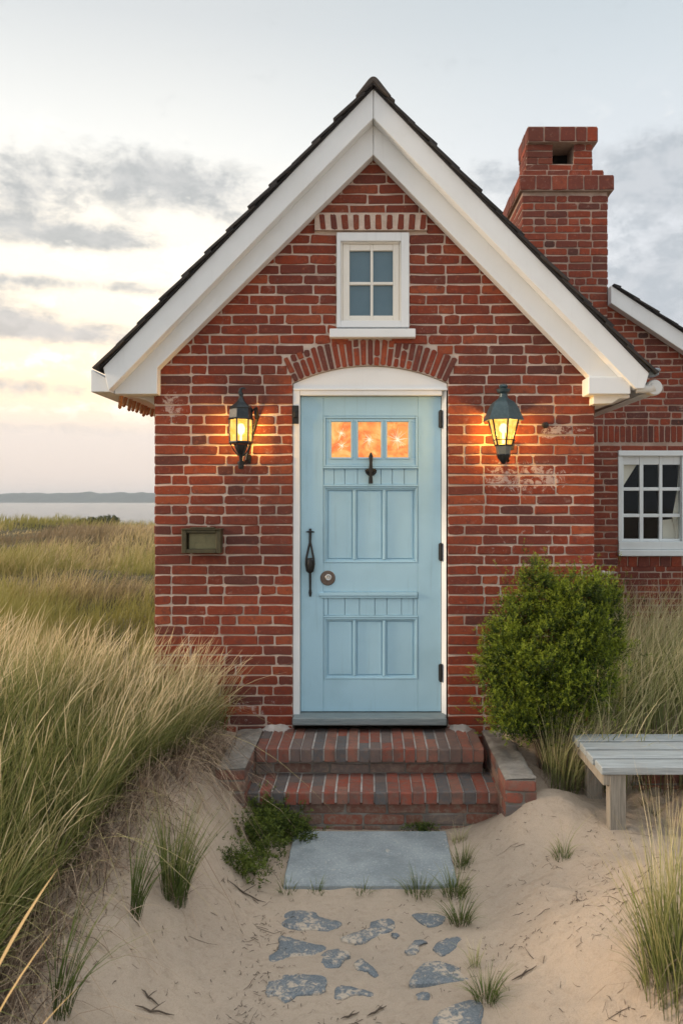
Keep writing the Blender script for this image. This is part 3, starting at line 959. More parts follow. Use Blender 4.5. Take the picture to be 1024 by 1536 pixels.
# slates
def slates(mb, x_eave, x_ridge, zf, y0, y1, expo=0.20, wid=0.22, side=-1, verge=0.008):
    p0, p1 = Vector((x_eave, 0, zf(x_eave))), Vector((x_ridge, 0, zf(x_ridge)))
    L = (p1 - p0).length
    u = (p1 - p0) / L
    nn = Vector((-u.z, 0, u.x)) if side > 0 else Vector((u.z, 0, -u.x))
    if nn.z < 0: nn = -nn
    # boarding
    q = [p0, p1]
    mb.add([tuple(p0 + Vector((0, y0 + 0.02, 0))), tuple(p0 + Vector((0, y1, 0))), tuple(p1 + Vector((0, y1, 0))), tuple(p1 + Vector((0, y0 + 0.02, 0))),
            tuple(p0 + nn * 0.012 + Vector((0, y0 + 0.02, 0))), tuple(p0 + nn * 0.012 + Vector((0, y1, 0))), tuple(p1 + nn * 0.012 + Vector((0, y1, 0))), tuple(p1 + nn * 0.012 + Vector((0, y0 + 0.02, 0)))],
           [(3, 2, 1, 0), (4, 5, 6, 7), (0, 1, 5, 4), (1, 2, 6, 5), (2, 3, 7, 6), (3, 0, 4, 7)], 0.1)
    s0 = -0.03
    k = 0
    while s0 < L - 0.02:
        s1 = min(s0 + expo * 1.25, L + 0.01)
        y = y0 - (wid / 2 if k % 2 else 0)
        while y < y1:
            ya = max(y, y0) + (rng.uniform(-verge, verge) if y <= y0 else 0.002)
            yb = min(y + wid, y1)
            if yb - ya > 0.03:
                lo_ = 0.032 + rng.uniform(-0.003, 0.006)
                j = rng.uniform(-0.012, 0.012)
                pts = []
                for (s_, o_) in ((s0 + j, lo_), (s1, 0.020)):
                    for (yy_, oo) in ((ya, 0.0), (yb, 0.0)):
                        for th in (-0.014, 0.0):
                            pts.append(tuple(p0 + u * s_ + nn * (o_ + th) + Vector((0, yy_, 0))))
                mb.hexa([pts[0], pts[2], pts[6], pts[4], pts[1], pts[3], pts[7], pts[5]], rng.random())
            y += wid
        s0 += expo * rng.uniform(0.97, 1.03)
        k += 1


mb = MB()
slates(mb, TL - 0.005, RX, ztop, -0.225, 4.15, side=-1)
slates(mb, TR - 0.0, RX, ztop, -0.225, 4.15, side=1)
roof = mb.build("roof", M_slate, cot)
mb = MB()
y = -0.235
while y < 4.1:
    a = rng.uniform(-0.003, 0.003)
    pk = 4.578 + a
    prof = [(RX - 0.115, pk - 0.118), (RX - 0.030, pk - 0.010), (RX - 0.012, pk + 0.006), (RX + 0.012, pk + 0.006), (RX + 0.030, pk - 0.010), (RX + 0.115, pk - 0.118), (RX + 0.100, pk - 0.128), (RX, pk - 0.030), (RX - 0.100, pk - 0.128)]
    mb.prism(prof, y, y + 0.31, rng.random())
    y += 0.315
mb.build("ridge_cap", M_slate, roof, bevel=0.006)

# ------------------------------------------------------------------ chimney (part of the roof line) and side wing
CY = 1.742
ch0, ch1 = at(783, 0, CY)[0], at(910, 0, CY)[0]
CB = CY + 1.05
zb0, zb1 = at(0, 288, CY)[2], at(0, 265, CY)[2]


def ring_bricks(mb, x0, x1, ya, yb, z0, z1, course, dark=0.30, S=0.20, H=0.10, proud=0.005):
    lay(mb, lambda u, v, n_: (u, ya - n_, v), z0, z1, course, lambda z: [(x0, x1)], S=S, H=H, dark=dark, proud=proud, gap=0.0115)
    lay(mb, lambda u, v, n_: (x0 - n_, u, v), z0, z1, course, lambda z: [(ya, yb)], S=S, H=H, dark=dark, proud=proud, gap=0.0115)
    lay(mb, lambda u, v, n_: (x1 + n_, u, v), z0, z1, course, lambda z: [(ya, yb)], S=S, H=H, dark=dark, proud=proud, gap=0.0115)
    mb.box(x0, x1, ya, yb, z0, z1, m=1)


mb = MB()
ring_bricks(mb, ch0, ch1, CY, CB, 3.20, zb0, 0.066)
chim = mb.build("chimney", [M_cbrick, M_cmortar], cot, fix=False)
mb = MB()
ring_bricks(mb, at(779, 0, CY - 0.03)[0], at(919, 0, CY - 0.03)[0], CY - 0.035, CB + 0.03, zb0, zb1, zb1 - zb0, S=0.135, H=0.115, proud=0.008)
mb.build("chimney_band", [M_cbrick, M_cmortar], chim, fix=False)
mb = MB()
nx0, nx1 = at(789, 0, CY + 0.03)[0], at(887, 0, CY + 0.03)[0]
zn0, zn1, zn2 = at(0, 255, CY)[2], at(0, 214, CY)[2], at(0, 191, CY)[2]
ring_bricks(mb, at(785, 0, CY)[0], at(904, 0, CY)[0], CY + 0.0, CB - 0.02, zb1, zn0, zn0 - zb1)
NB_ = CY + 0.36
hx0, hx1 = at(829, 0, CY)[0], at(861, 0, CY)[0]
hz0, hz1 = at(0, 244, CY)[2], at(0, 214, CY)[2]
fr = lambda u, v, n_: (u, CY + 0.03 - n_, v)
lay(mb, fr, zn0, zn1, (zn1 - zn0) / 4, lambda z: cutspans(nx0, nx1, [(hx0, hx1)] if z > hz0 else []), S=0.2, H=0.1, dark=0.2, gap=0.008)
for sx, xx in ((-1, nx0), (1, nx1)):
    lay(mb, (lambda u, v, n_, xx=xx, sx=sx: (xx + sx * n_, u, v)), zn0, zn1, (zn1 - zn0) / 4, lambda z: [(CY + 0.03, NB_)], S=0.2, H=0.1, dark=0.2, gap=0.008)
mb.box(nx0, hx0, CY + 0.03, NB_, zn0, zn1, m=1)
mb.box(hx1, nx1, CY + 0.03, NB_, zn0, zn1, m=1)
mb.box(hx0, hx1, CY + 0.03, NB_, zn0, hz0, m=1)
mb.box(hx0, hx1, CY + 0.26, NB_, hz0, zn1, m=2)
mb.build("chimney_neck", [M_cbrick, M_cmortar, M_dark], chim, fix=False)
mb = MB()
ring_bricks(mb, at(796, 0, CY)[0] - 0.03, at(894, 0, CY)[0], CY - 0.015, NB_ + 0.05, zn1, zn2, zn2 - zn1, S=0.135, H=0.10, proud=0.008)
mb.build("chimney_cap", [M_cbrick, M_cmortar], chim, fix=False)

# wing
WY = 1.75
wl0 = at(910, 452, WY - 0.1)
wl1 = at(1024, 527, WY - 0.1)
ws = (wl0[2] - wl1[2]) / (wl1[0] - wl0[0])
zwing = lambda x: wl0[2] - ws * (x - wl0[0]) + 0.155
wx0, wx1, wz0, wz1 = at(926, 0, WY)[0], at(1028, 0, WY)[0], at(0, 834, WY)[2], at(0, 675, WY)[2]
WXR = 3.35
so0, so1 = at(0, 664, WY)[2], at(0, 638, WY)[2]
sc0 = at(0, 851, WY)[2]
mb = MB()


def spans_wing(z):
    b = min(WXR, wl0[0] + (wl0[2] + 0.06 - z) / ws)
    holes = []
    if wz0 < z < wz1: holes.append((wx0, wx1))
    if sc0 < z <= wz0: holes.append((wx0, wx1))
    if so0 < z < so1: holes.append((XR + 0.02, WXR))
    return cutspans(XR - 0.02, b, holes) if b > XR + 0.05 else []


fr_w = lambda u, v, n_: (u, WY - n_, v)
lay(mb, fr_w, so1 - 0.0586 * 45, 4.2, 0.0586, spans_wing, gap=0.010, S=0.20, H=0.097, dark=0.12, proud=0.004)
u = XR + 0.03
while u < WXR - 0.05:
    ww = rng.uniform(0.045, 0.055)
    brick(mb, fr_w, [(u, so0 + 0.004), (u + ww - 0.008, so0 + 0.004), (u + ww - 0.008, so1 - 0.006), (u, so1 - 0.006)], rtint(0.2), 0.005)
    u += ww
u = wx0
while u < wx1 - 0.03:
    ww = rng.uniform(0.085, 0.105)
    brick(mb, fr_w, [(u, sc0 + 0.004), (u + ww - 0.009, sc0 + 0.004), (u + ww - 0.009, wz0 - 0.004), (u, wz0 - 0.004)], rtint(0.2), 0.008)
    u += ww
zr = lambda x: zwing(x) - 0.06


def wface(p): mb.add([(x, WY, z) for x, z in p], [tuple(range(len(p)))], 0.5, 1)


wface([(XR - 0.02, -0.6), (wx0 + 0.01, -0.6), (wx0 + 0.01, zr(wx0)), (XR - 0.02, zr(XR))])
wface([(wx0 + 0.01, -0.6), (wx1 - 0.01, -0.6), (wx1 - 0.01, wz0 + 0.01), (wx0 + 0.01, wz0 + 0.01)])
wface([(wx0 + 0.01, wz1 - 0.01), (wx1 - 0.01, wz1 - 0.01), (wx1 - 0.01, zr(wx1)), (wx0 + 0.01, zr(wx0))])
wface([(wx1 - 0.01, -0.6), (WXR, -0.6), (WXR, zr(WXR)), (wx1 - 0.01, zr(wx1))])
lay(mb, lambda u, v, n_: (WXR + n_, u, v), 0.022, zr(WXR), 0.0662, lambda z: [(WY, 5.5)], proud=0.004)
mb.add([(WXR, WY, -0.6), (WXR, 5.5, -0.6), (WXR, 5.5, zr(WXR)), (WXR, WY, zr(WXR))], [(0, 1, 2, 3)], 0.5, 1)
mb.build("wing_wall", [M_cbrick, M_cmortar], cot, fix=False)
mb = MB()
xe = WXR + 0.25
xr_ = 1.62
mb.prism([(ch1 + 0.003, zwing(ch1) - 0.155), (xe, zwing(xe) - 0.155), (xe, zwing(xe)), (ch1 + 0.003, zwing(ch1))], WY - 0.11, WY - 0.012)
mb.build("bargeboard", M_white, cot, bevel=0.004)
mb = MB()
slates(mb, xe + 0.02, xr_, zwing, CB + 0.03, 5.6, side=1)
slates(mb, xe + 0.02, ch1 + 0.02, zwing, WY - 0.14, CB + 0.03, side=1)
mb.build("wing_roof", M_slate, cot)

# wing window: frame, sash bars, panes, sill, curtains in a dark room
win = MB()
z_head = at(0, 684, WY)[2]
win.box(wx0, wx1, WY - 0.025, WY + 0.08, z_head, wz1 - 0.006)
fz0 = at(0, 812, WY)[2]
fx0, fx1 = at(932, 0, WY)[0], at(1021, 0, WY)[0]
win.box(wx0, fx0, WY - 0.014, WY + 0.08, fz0, z_head)
win.box(fx1, wx1, WY - 0.014, WY + 0.08, fz0, z_head)
wf = win.build("wing_window", M_wwhite, cot, bevel=0.003)
sb = MB()
cols = [(934.2, 958.2), (963.7, 987.4), (992.2, 1019)]
rws = [(697, 731), (736, 770.6), (775.7, 808.2)]
fxs = [fx0] + [at(p, 0, WY + 0.02)[0] for c_ in cols for p in c_] + [fx1]
fzs = [z_head] + [at(0, p, WY + 0.02)[2] for r_ in rws for p in r_] + [fz0]
for i in range(0, 8, 2): sb.box(fxs[i], fxs[i + 1], WY + 0.012, WY + 0.045, fz0, z_head)
for i in range(0, 8, 2):
    for j in range(0, 6, 2): sb.box(fxs[j + 1] + 0.0004, fxs[j + 2] - 0.0004, WY + 0.015, WY + 0.042, fzs[i + 1], fzs[i])
sb.build("sash", M_wwhite, wf, bevel=0.003)
gp = MB()
for i in range(1, 6, 2):
    for j in range(1, 6, 2): gp.box(fxs[j], fxs[j + 1], WY + 0.03, WY + 0.034, fzs[i + 1], fzs[i])
gp.build("pane", M_dglass, wf)
sl = MB()
sl.box(wx0 - 0.004, wx1 + 0.004, WY - 0.045, WY + 0.07, wz0 + 0.002, wz0 + 0.055)
sl.box(wx0, wx1, WY - 0.025, WY + 0.07, wz0 + 0.057, fz0 - 0.001)
sl.build("sill", M_wwhite, wf, bevel=0.004)
cu = MB()
a, b, c_ = (fxs[0], z_head), (at(960, 0, WY + 0.1)[0], z_head), (fxs[0], at(0, 742, WY + 0.1)[2])
cu.add([(a[0] - 0.05, WY + 0.056, a[1] + 0.05), (b[0] + 0.03, WY + 0.060, b[1] + 0.05), (a[0] - 0.02, WY + 0.056, c_[1])], [(0, 1, 2)])
pts = [(1012, 690), (1010, 735), (1002, 775), (1008, 800), (1003, 830), (1040, 830), (1040, 690)]
pp = [at(p, q, WY + 0.15) for p, q in pts]
cu.add([(p[0], WY + 0.065 + 0.012 * (i % 2), p[2]) for i, p in enumerate(pp)], [tuple(range(7))])
pp = [at(p, q, WY + 0.085) for p, q in ((993, 780), (1030, 776), (1030, 830), (993, 830))]
cu.add([(p[0], p[1], p[2]) for p in pp], [(0, 1, 2, 3)])
cu.build("curtain", M_curtain, wf)
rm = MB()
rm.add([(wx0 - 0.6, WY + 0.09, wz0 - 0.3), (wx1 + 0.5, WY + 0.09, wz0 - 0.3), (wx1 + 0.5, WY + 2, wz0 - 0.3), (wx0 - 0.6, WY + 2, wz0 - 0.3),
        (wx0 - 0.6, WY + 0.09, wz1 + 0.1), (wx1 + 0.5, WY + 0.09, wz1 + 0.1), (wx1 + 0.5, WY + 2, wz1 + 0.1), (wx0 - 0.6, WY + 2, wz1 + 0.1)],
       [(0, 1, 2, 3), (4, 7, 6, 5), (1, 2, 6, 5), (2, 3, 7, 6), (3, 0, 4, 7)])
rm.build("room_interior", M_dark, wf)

# little gable window
win = MB()
zt, zsill = WZ1 - 0.004, at(0, 492, 0)[2]
ox0, ox1 = at(511, 0, 0)[0], at(601, 0, 0)[0]
oz1 = at(0, 363, 0)[2]
oz0 = at(0, 482, 0)[2]
win.box(WX0 + 0.004, ox0, -0.022, 0.08, zsill + 0.001, zt)
win.box(ox1, WX1 - 0.004, -0.022, 0.08, zsill + 0.001, zt)
win.box(ox0, ox1, -0.0215, 0.08, oz1, zt)
win.box(ox0, ox1, -0.0215, 0.08, zsill + 0.001, oz0)
wf2 = win.build("gable_window", M_white, cot, bevel=0.003)
sb = MB()
cs_ = [at(p, 0, 0.01)[0] for p in (524, 555.3, 559.3, 589)]
rs_ = [at(0, p, 0.01)[2] for p in (376, 423, 427.3, 473.5)]
xs = [ox0 + 0.012] + cs_ + [ox1 - 0.012]
zs_ = [oz1 - 0.012] + rs_ + [oz0 + 0.008]
sb.box(ox0, xs[0] - 0.001, -0.004, 0.06, oz0, oz1); sb.box(xs[5] + 0.001, ox1, -0.004, 0.06, oz0, oz1); sb.box(xs[0], xs[5], -0.0035, 0.06, zs_[0] + 0.001, oz1); sb.box(xs[0], xs[5], -0.0035, 0.06, oz0, zs_[5] - 0.001)
sb.box(xs[0], xs[1], 0.006, 0.05, zs_[5], zs_[0]); sb.box(xs[4], xs[5], 0.006, 0.05, zs_[5], zs_[0]); sb.box(xs[2], xs[3], 0.008, 0.04, zs_[5], zs_[0])
for j in (1, 3):
    for i in (0, 2, 4): sb.box(xs[j] + 0.0004, xs[j + 1] - 0.0004, 0.0075, 0.04, zs_[i + 1], zs_[i])
sb.build("sash", M_cream, wf2, bevel=0.0025)
gp = MB()
for i in (1, 3):
    for j in (1, 3): gp.box(xs[j], xs[j + 1], 0.028, 0.034, zs_[i + 1], zs_[i])
gp.build("pane", M_pane, wf2)
sl = MB()
sx0, sx1 = at(494, 0, -0.05)[0], at(623, 0, -0.05)[0]
sl.hexa([(sx0, -0.055, at(0, 506, -0.05)[2]), (sx1, -0.055, at(0, 506, -0.05)[2]), (sx1, 0.07, at(0, 507, -0.05)[2]), (sx0, 0.07, at(0, 507, -0.05)[2]),
         (sx0, -0.055, at(0, 493, -0.05)[2]), (sx1, -0.055, at(0, 493, -0.05)[2]), (sx1, 0.07, zsill + 0.0), (sx0, 0.07, zsill + 0.0)])
sl.build("sill", M_white, wf2, bevel=0.004)

# ------------------------------------------------------------------ door
DY = 0.050                                                     # face of the door leaf
fx_l, fx_r = at(451, 0, DY)[0], at(661, 0, DY)[0]
fz_t, fz_b = at(0, 595, DY)[2], at(0, 1068, DY)[2]
z585 = at(0, 585, 0)[2]
mb = MB()
mb.box(DL + 0.002, fx_l - 0.003, 0.004, 0.13, fz_b - 0.02, z585 - 0.001)
mb.hexa([(fx_r + 0.003, 0.046, fz_b - 0.02), (DR - 0.010, 0.004, fz_b - 0.02), (DR - 0.002, 0.13, fz_b - 0.02), (fx_r + 0.003, 0.13, fz_b - 0.02), (fx_r + 0.003, 0.046, z585 - 0.001), (DR - 0.010, 0.004, z585 - 0.001), (DR - 0.002, 0.13, z585 - 0.001), (fx_r + 0.003, 0.13, z585 - 0.001)])  # right jamb's splay is invented: angled to catch the sun as a bright strip
mb.box(fx_l - 0.002, fx_r + 0.002, 0.0045, 0.13, fz_t + 0.003, z585 - 0.001)
dfr = mb.build("door_frame", M_white, cot, bevel=0.003)
mb = MB()
arr = [(DL + 0.004, z585 + 0.001)] + [(x, z - 0.003) for x, z in ar[1:-1]] + [(DR - 0.004, z585 + 0.001)]
arr.insert(1, (DL + 0.004, ZS - 0.004)); arr.insert(-1, (DR - 0.004, ZS - 0.004))
mb.prism(list(reversed(arr)), 0.012, 0.1)
mb.prism([(DL + 0.003, z585 - 0.002), (DR - 0.003, z585 - 0.002), (DR - 0.003, z585 + 0.012), (DL + 0.003, z585 + 0.012)], -0.002, 0.05)
mb.build("arch_panel", M_white, dfr, bevel=0.002)
mb = MB()
tz1, tz0 = fz_b - 0.004, at(0, 1089, -0.10)[2]
tx0, tx1 = at(438, 0, -0.09)[0], at(670, 0, -0.09)[0]
mb.hexa([(tx0, -0.095, tz0), (tx1, -0.095, tz0), (tx1, 0.12, tz0), (tx0, 0.12, tz0), (tx0, -0.095, tz0 + 0.050), (tx1, -0.095, tz0 + 0.050), (tx1, 0.12, tz1), (tx0, 0.12, tz1)])
mb.build("threshold", M_thresh, dfr, bevel=0.012, segs=3)

X_ = lambda p: at(p, 0, DY)[0]
Z_ = lambda p: at(0, p, DY)[2]
mb = MB()
dx0, dx1, dzb, dzt = fx_l, fx_r, fz_b + 0.003, fz_t
mb.box(dx0 + 0.004, dx1 - 0.004, DY + 0.022, DY + 0.045, dzb + 0.003, dzt - 0.003)               # core
xa, xb = X_(485), X_(626.3)
mb.box(dx0, xa - 0.0007, DY, DY + 0.03, dzb, dzt)                                                  # stiles
mb.box(xb + 0.0007, dx1, DY, DY + 0.03, dzb, dzt)
for (p0, p1) in ((595, 624), (844, 888), (1018.5, 1068)):                                          # rails
    mb.box(xa, xb, DY + 0.0006, DY + 0.03, Z_(p1) + (0.003 if p1 == 1068 else 0), Z_(p0))


def frame_strip(x0, x1, z0, z1, w_, y0, y1):
    mb.box(x0, x0 + w_, y0, y1, z0, z1); mb.box(x1 - w_, x1, y0, y1, z0, z1)
    mb.box(x0 + w_, x1 - w_, y0 + 0.0003, y1, z1 - w_, z1); mb.box(x0 + w_, x1 - w_, y0 + 0.0003, y1, z0, z0 + w_)


# upper light frame
frame_strip(xa + 0.001, xb - 0.001, Z_(700), Z_(624.5), 0.014, DY - 0.006, DY + 0.02)
lights = ((497, 526), (537, 571), (580.5, 612))
zl0, zl1 = Z_(686), Z_(633)
xs = [xa + 0.016] + [X_(p) for q in lights for p in q] + [xb - 0.016]
mb.box(xs[0], xs[7], DY + 0.002, DY + 0.03, zl1, Z_(624.5) - 0.0145)
mb.box(xs[0], xs[7], DY + 0.002, DY + 0.03, Z_(700) + 0.0145, zl0)
for i in (0, 2, 4, 6): mb.box(xs[i], xs[i + 1], DY + 0.0025, DY + 0.03, zl0 + 0.0002, zl1 - 0.0002)
for (p, q) in lights: frame_strip(X_(p) - 0.012, X_(q) + 0.012, zl0 - 0.012, zl1 + 0.012, 0.009, DY - 0.0045, DY + 0.01)
mb.box(xa, xb, DY - 0.010, DY + 0.02, Z_(703.0), Z_(700.3))                                        # bead


def planks(p0, p1, edges):
    for a_, b_ in zip(edges[:-1], edges[1:]): mb.box(X_(a_) + 0.0015, X_(b_) - 0.0015, DY + 0.004, DY + 0.03, Z_(p1), Z_(p0))


planks(703.2, 726.5, [485, 501, 517, 536, 553, 571, 588, 606, 626])
mb.box(xa, xb, DY - 0.008, DY + 0.02, Z_(730), Z_(726.7))


def panels(zt_, zb_):
    frame_strip(X_(485.5), X_(625.8), Z_(zb_), Z_(zt_), 0.010, DY - 0.003, DY + 0.02)
    frame_strip(X_(488), X_(623.5), Z_(zb_ - 2.2), Z_(zt_ + 2.2), 0.010, DY + 0.005, DY + 0.02)
    for m_ in (531.5, 576):
        mb.box(X_(m_ - 2.4), X_(m_ + 2.4), DY + 0.003, DY + 0.02, Z_(zb_ - 4.6), Z_(zt_ + 4.6))
        mb.box(X_(m_ - 0.9), X_(m_ + 0.9), DY - 0.003, DY + 0.02, Z_(zb_ - 4.8), Z_(zt_ + 4.8))
    for (a_, b_) in ((491, 528.6), (534.4, 573), (579, 620)): mb.box(X_(a_) + 0.006, X_(b_) - 0.006, DY + 0.013, DY + 0.03, Z_(zb_ - 4.6) + 0.008, Z_(zt_ + 4.6) - 0.008)


panels(730.3, 844)
mb.box(X_(478), X_(625.5), DY - 0.016, DY + 0.01, Z_(893.5), Z_(888.5))                            # drip moulding
mb.box(X_(481), X_(625.5), DY - 0.009, DY + 0.01, Z_(897), Z_(893.7))
planks(897.2, 923, [485, 492, 517, 539, 562, 580, 602, 620, 626])
mb.box(xa, xb, DY - 0.005, DY + 0.02, Z_(926.3), Z_(923.4))
panels(926.6, 1018.5)
door = mb.build("door", M_blue, cot, bevel=0.0022)
# lit panes with star cracks
for i, (p, q) in enumerate(lights):
    pm = MB()
    x0, x1 = X_(p) - 0.003, X_(q) + 0.003
    pm.box(x0, x1, DY + 0.012, DY + 0.017, zl0 - 0.003, zl1 + 0.003)
    cen = ((x0 + x1) / 2 + (0, -0.0, 0.0)[i], (zl0 + zl1) / 2 + (0.045, 0.0, 0.0)[i])
    cens = [cen] if i else [cen, (cen[0] + 0.005, cen[1] - 0.085)]
    for cx_, cz_ in cens:
        nr = 17 if i else 11
        for k in range(nr):
            q_ = 2 * math.pi * k / nr + rng.uniform(-0.2, 0.2)
            L = rng.uniform(0.03, 0.085) if i == 2 else rng.uniform(0.02, 0.06)
            pa = (cx_, cz_)
            for st_ in range(3):
                pb = (pa[0] + L / 3 * math.cos(q_), pa[1] + L / 3 * math.sin(q_))
                pb = (min(max(pb[0], x0 + 0.004), x1 - 0.004), min(max(pb[1], zl0 + 0.003), zl1 - 0.003))
                w_ = 0.0017 * (1 - st_ / 3.6)
                nx_, nz_ = -math.sin(q_) * w_, math.cos(q_) * w_
                w2 = 0.0017 * (1 - (st_ + 1) / 3.6)
                mx_, mz_ = -math.sin(q_) * w2, math.cos(q_) * w2
                y_ = DY + 0.0105 - 0.0002 * ((k + st_) % 5)
                pm.add([(pa[0] + nx_, y_, pa[1] + nz_), (pa[0] - nx_, y_, pa[1] - nz_), (pb[0] - mx_, y_, pb[1] - mz_), (pb[0] + mx_, y_, pb[1] + mz_)], [(0, 1, 2, 3)], 0.5, 1)
                pa = pb
                q_ += rng.uniform(-0.6, 0.6) * (1.0 if i != 2 else 0.4)
    pm.build("pane", [M_amber, M_crack], door, fix=False)
# knocker
k0 = at(556, 705, DY - 0.012)
mb = MB()
mb.lathe([(0.0, 0), (0.030, 0.0), (0.032, 0.006), (0.020, 0.012), (0.015, 0.024), (0.0, 0.030)], 20, (k0[0], DY + 0.004, k0[2]), axis='y')
mb.tube([(k0[0], DY - 0.014, k0[2] + 0.115), (k0[0], DY - 0.020, k0[2] + 0.09), (k0[0], DY - 0.026, k0[2] + 0.05), (k0[0], DY - 0.030, k0[2]), (k0[0], DY - 0.028, k0[2] - 0.04), (k0[0], DY - 0.022, k0[2] - 0.09)],
        [0.004, 0.015, 0.010, 0.012, 0.010, 0.014], 12)
mb.tube([(k0[0], DY + 0.004, k0[2] + 0.095), (k0[0], DY - 0.018, k0[2] + 0.095)], 0.009, 10)
rp = [(k0[0] + 0.034 * math.sin(q), DY - 0.026, k0[2] - 0.002 - 0.034 * math.cos(q)) for q in [R(-95 + 19 * i) for i in range(11)]]
mb.tube(rp, 0.006, 8)
mb.build("knocker", M_iron, door, smooth=45)
# thumb latch handle
h0 = at(465, 845, DY - 0.02)
pz = lambda p: at(0, p, DY - 0.02)[2]
mb = MB()
yy0 = DY - 0.010
mb.tube([(h0[0], yy0, pz(793)), (h0[0], yy0, pz(800)), (h0[0] - 0.001, yy0 - 0.006, pz(815))], [0.008, 0.009, 0.008], 10)
mb.tube([(h0[0] - 0.028, yy0, pz(798)), (h0[0], yy0 - 0.006, pz(797.5)), (h0[0] + 0.028, yy0, pz(798))], [0.003, 0.008, 0.003], 8)
for sx in (-1, 1):
    mb.tube([(h0[0], yy0 - 0.006, pz(812)), (h0[0] + sx * 0.012, yy0 - 0.014, pz(824)), (h0[0] + sx * 0.024, yy0 - 0.022, pz(838)), (h0[0] + sx * 0.026, yy0 - 0.024, pz(846)), (h0[0] + sx * 0.018, yy0 - 0.020, pz(856)), (h0[0], yy0 - 0.012, pz(859))], [0.007, 0.007, 0.008, 0.008, 0.008, 0.008], 10)
mb.tube([(h0[0], yy0 - 0.016, pz(838)), (h0[0], yy0 - 0.026, pz(847)), (h0[0], yy0 - 0.018, pz(857))], [0.014, 0.021, 0.012], 12)
mb.tube([(h0[0] - 0.024, yy0 - 0.026, pz(838)), (h0[0] + 0.024, yy0 - 0.026, pz(837))], 0.004, 8)
mb.tube([(h0[0], yy0 - 0.010, pz(856)), (h0[0], yy0 - 0.004, pz(870)), (h0[0], yy0, pz(884)), (h0[0], yy0, pz(889)), (h0[0], yy0, pz(895))], [0.009, 0.008, 0.007, 0.011, 0.006], 10)
mb.tube([(h0[0], DY + 0.003, pz(800)), (h0[0], yy0, pz(800))], 0.007, 8)
mb.tube([(h0[0], DY + 0.003, pz(888)), (h0[0], yy0, pz(888))], 0.008, 8)
mb.build("handle", M_iron, door, smooth=50)
l0 = at(491.5, 867, DY)
mb = MB()
mb.lathe([(0.0, -0.002), (0.050, -0.002), (0.050, 0.004), (0.046, 0.008), (0.026, 0.009), (0.0, 0.009)], 32, (l0[0], DY, l0[2]), axis='y')
lk = mb.build("lock", M_brass, door, smooth=35)
mb = MB()
mb.lathe([(0.0, 0.009), (0.022, 0.009), (0.022, 0.015), (0.017, 0.018), (0.010, 0.016), (0.009, 0.020), (0.0, 0.020)], 24, (l0[0] + 0.004, DY, l0[2] + 0.004), axis='y')
mb.build("cylinder", M_steel, lk, smooth=35)
for p in (628.5, 828, 1009.5):
    c_ = at(660.8, p, 0.03)
    mb = MB()
    mb.tube([(c_[0], 0.034, c_[2] - 0.060), (c_[0], 0.034, c_[2] - 0.055), (c_[0], 0.034, c_[2] + 0.055), (c_[0], 0.034, c_[2] + 0.060)], [0.007, 0.0115, 0.0115, 0.007], 12)
    mb.box(c_[0] - 0.014, c_[0] + 0.001, 0.043, 0.055, c_[2] - 0.052, c_[2] + 0.052)
    mb.build("hinge", M_iron, door, smooth=40)
c_ = at(443, 622, 0)
mb = MB()
mb.box(c_[0] - 0.022, c_[0] + 0.022, -0.010, 0.008, c_[2] - 0.060, c_[2] + 0.060)
mb.tube([(c_[0], -0.014, c_[2] - 0.02), (c_[0], -0.016, c_[2] + 0.02)], [0.014, 0.010], 10)
mb.build("latch_plate", M_iron, dfr, bevel=0.004)

# ------------------------------------------------------------------ brick steps
st = thing("brick_steps", "two worn brick steps with cement capped side walls below the blue door", "steps")


def nosing(name, x0, x1, yb, yf, zt_, zb_, nb):
    """a row of bricks on edge, top faces and front faces, with a solid mortar body"""
    mb = MB()
    mb.box(x0 + 0.002, x1 - 0.002, yf + 0.010, yb, zb_ + 0.004, zt_ - 0.0065, m=1)
    w_ = (x1 - x0) / nb
    for i in range(nb):
        a_ = x0 + i * w_ + 0.005 + rng.uniform(-0.002, 0.002)
        b_ = x0 + (i + 1) * w_ - 0.005 + rng.uniform(-0.002, 0.002)
        dz = rng.uniform(-0.0035, 0.006)
        dyf = rng.uniform(-0.010, 0.006)
        parts = [(yf + dyf, yb - 0.002)]
        if rng.random() < 0.62:
            ym = yf + (yb - yf) * rng.choice((0.30, 0.48, 0.62))
            parts = [(yf + dyf, ym - 0.004), (ym + 0.004, yb - 0.002)]
        for (ya, yb_) in parts:
            tt = rng.choice((0.05, 0.15, 0.25, 0.35, 0.5, 0.6, 0.7, 0.78, 0.85, 0.9))
            r = 0.010
            pr = [(ya, zb_), (ya, zt_ + dz - r), (ya + r * 0.3, zt_ + dz - r * 0.3), (ya + r, zt_ + dz), (yb_, zt_ + dz), (yb_, zb_)]
            if ya != yf + dyf: pr = [(ya, zb_ + 0.01), (ya, zt_ + dz), (yb_, zt_ + dz), (yb_, zb_ + 0.01)]
            n_ = len(pr)
            j1, j2 = rng.uniform(-0.002, 0.002), rng.uniform(-0.002, 0.002)
            vs = [(a_ + (j1 if q[0] == ya else 0), q[0], q[1]) for q in pr] + [(b_ + (j2 if q[0] == ya else 0), q[0], q[1]) for q in pr]
            mb.add(vs, [tuple(range(n_)), tuple(reversed(range(n_, 2 * n_)))] + [(i_, i_ + n_, (i_ + 1) % n_ + n_, (i_ + 1) % n_) for i_ in range(n_)], tt)
    return mb.build(name, [M_sbrick, M_smortar], st, bevel=0.0025)


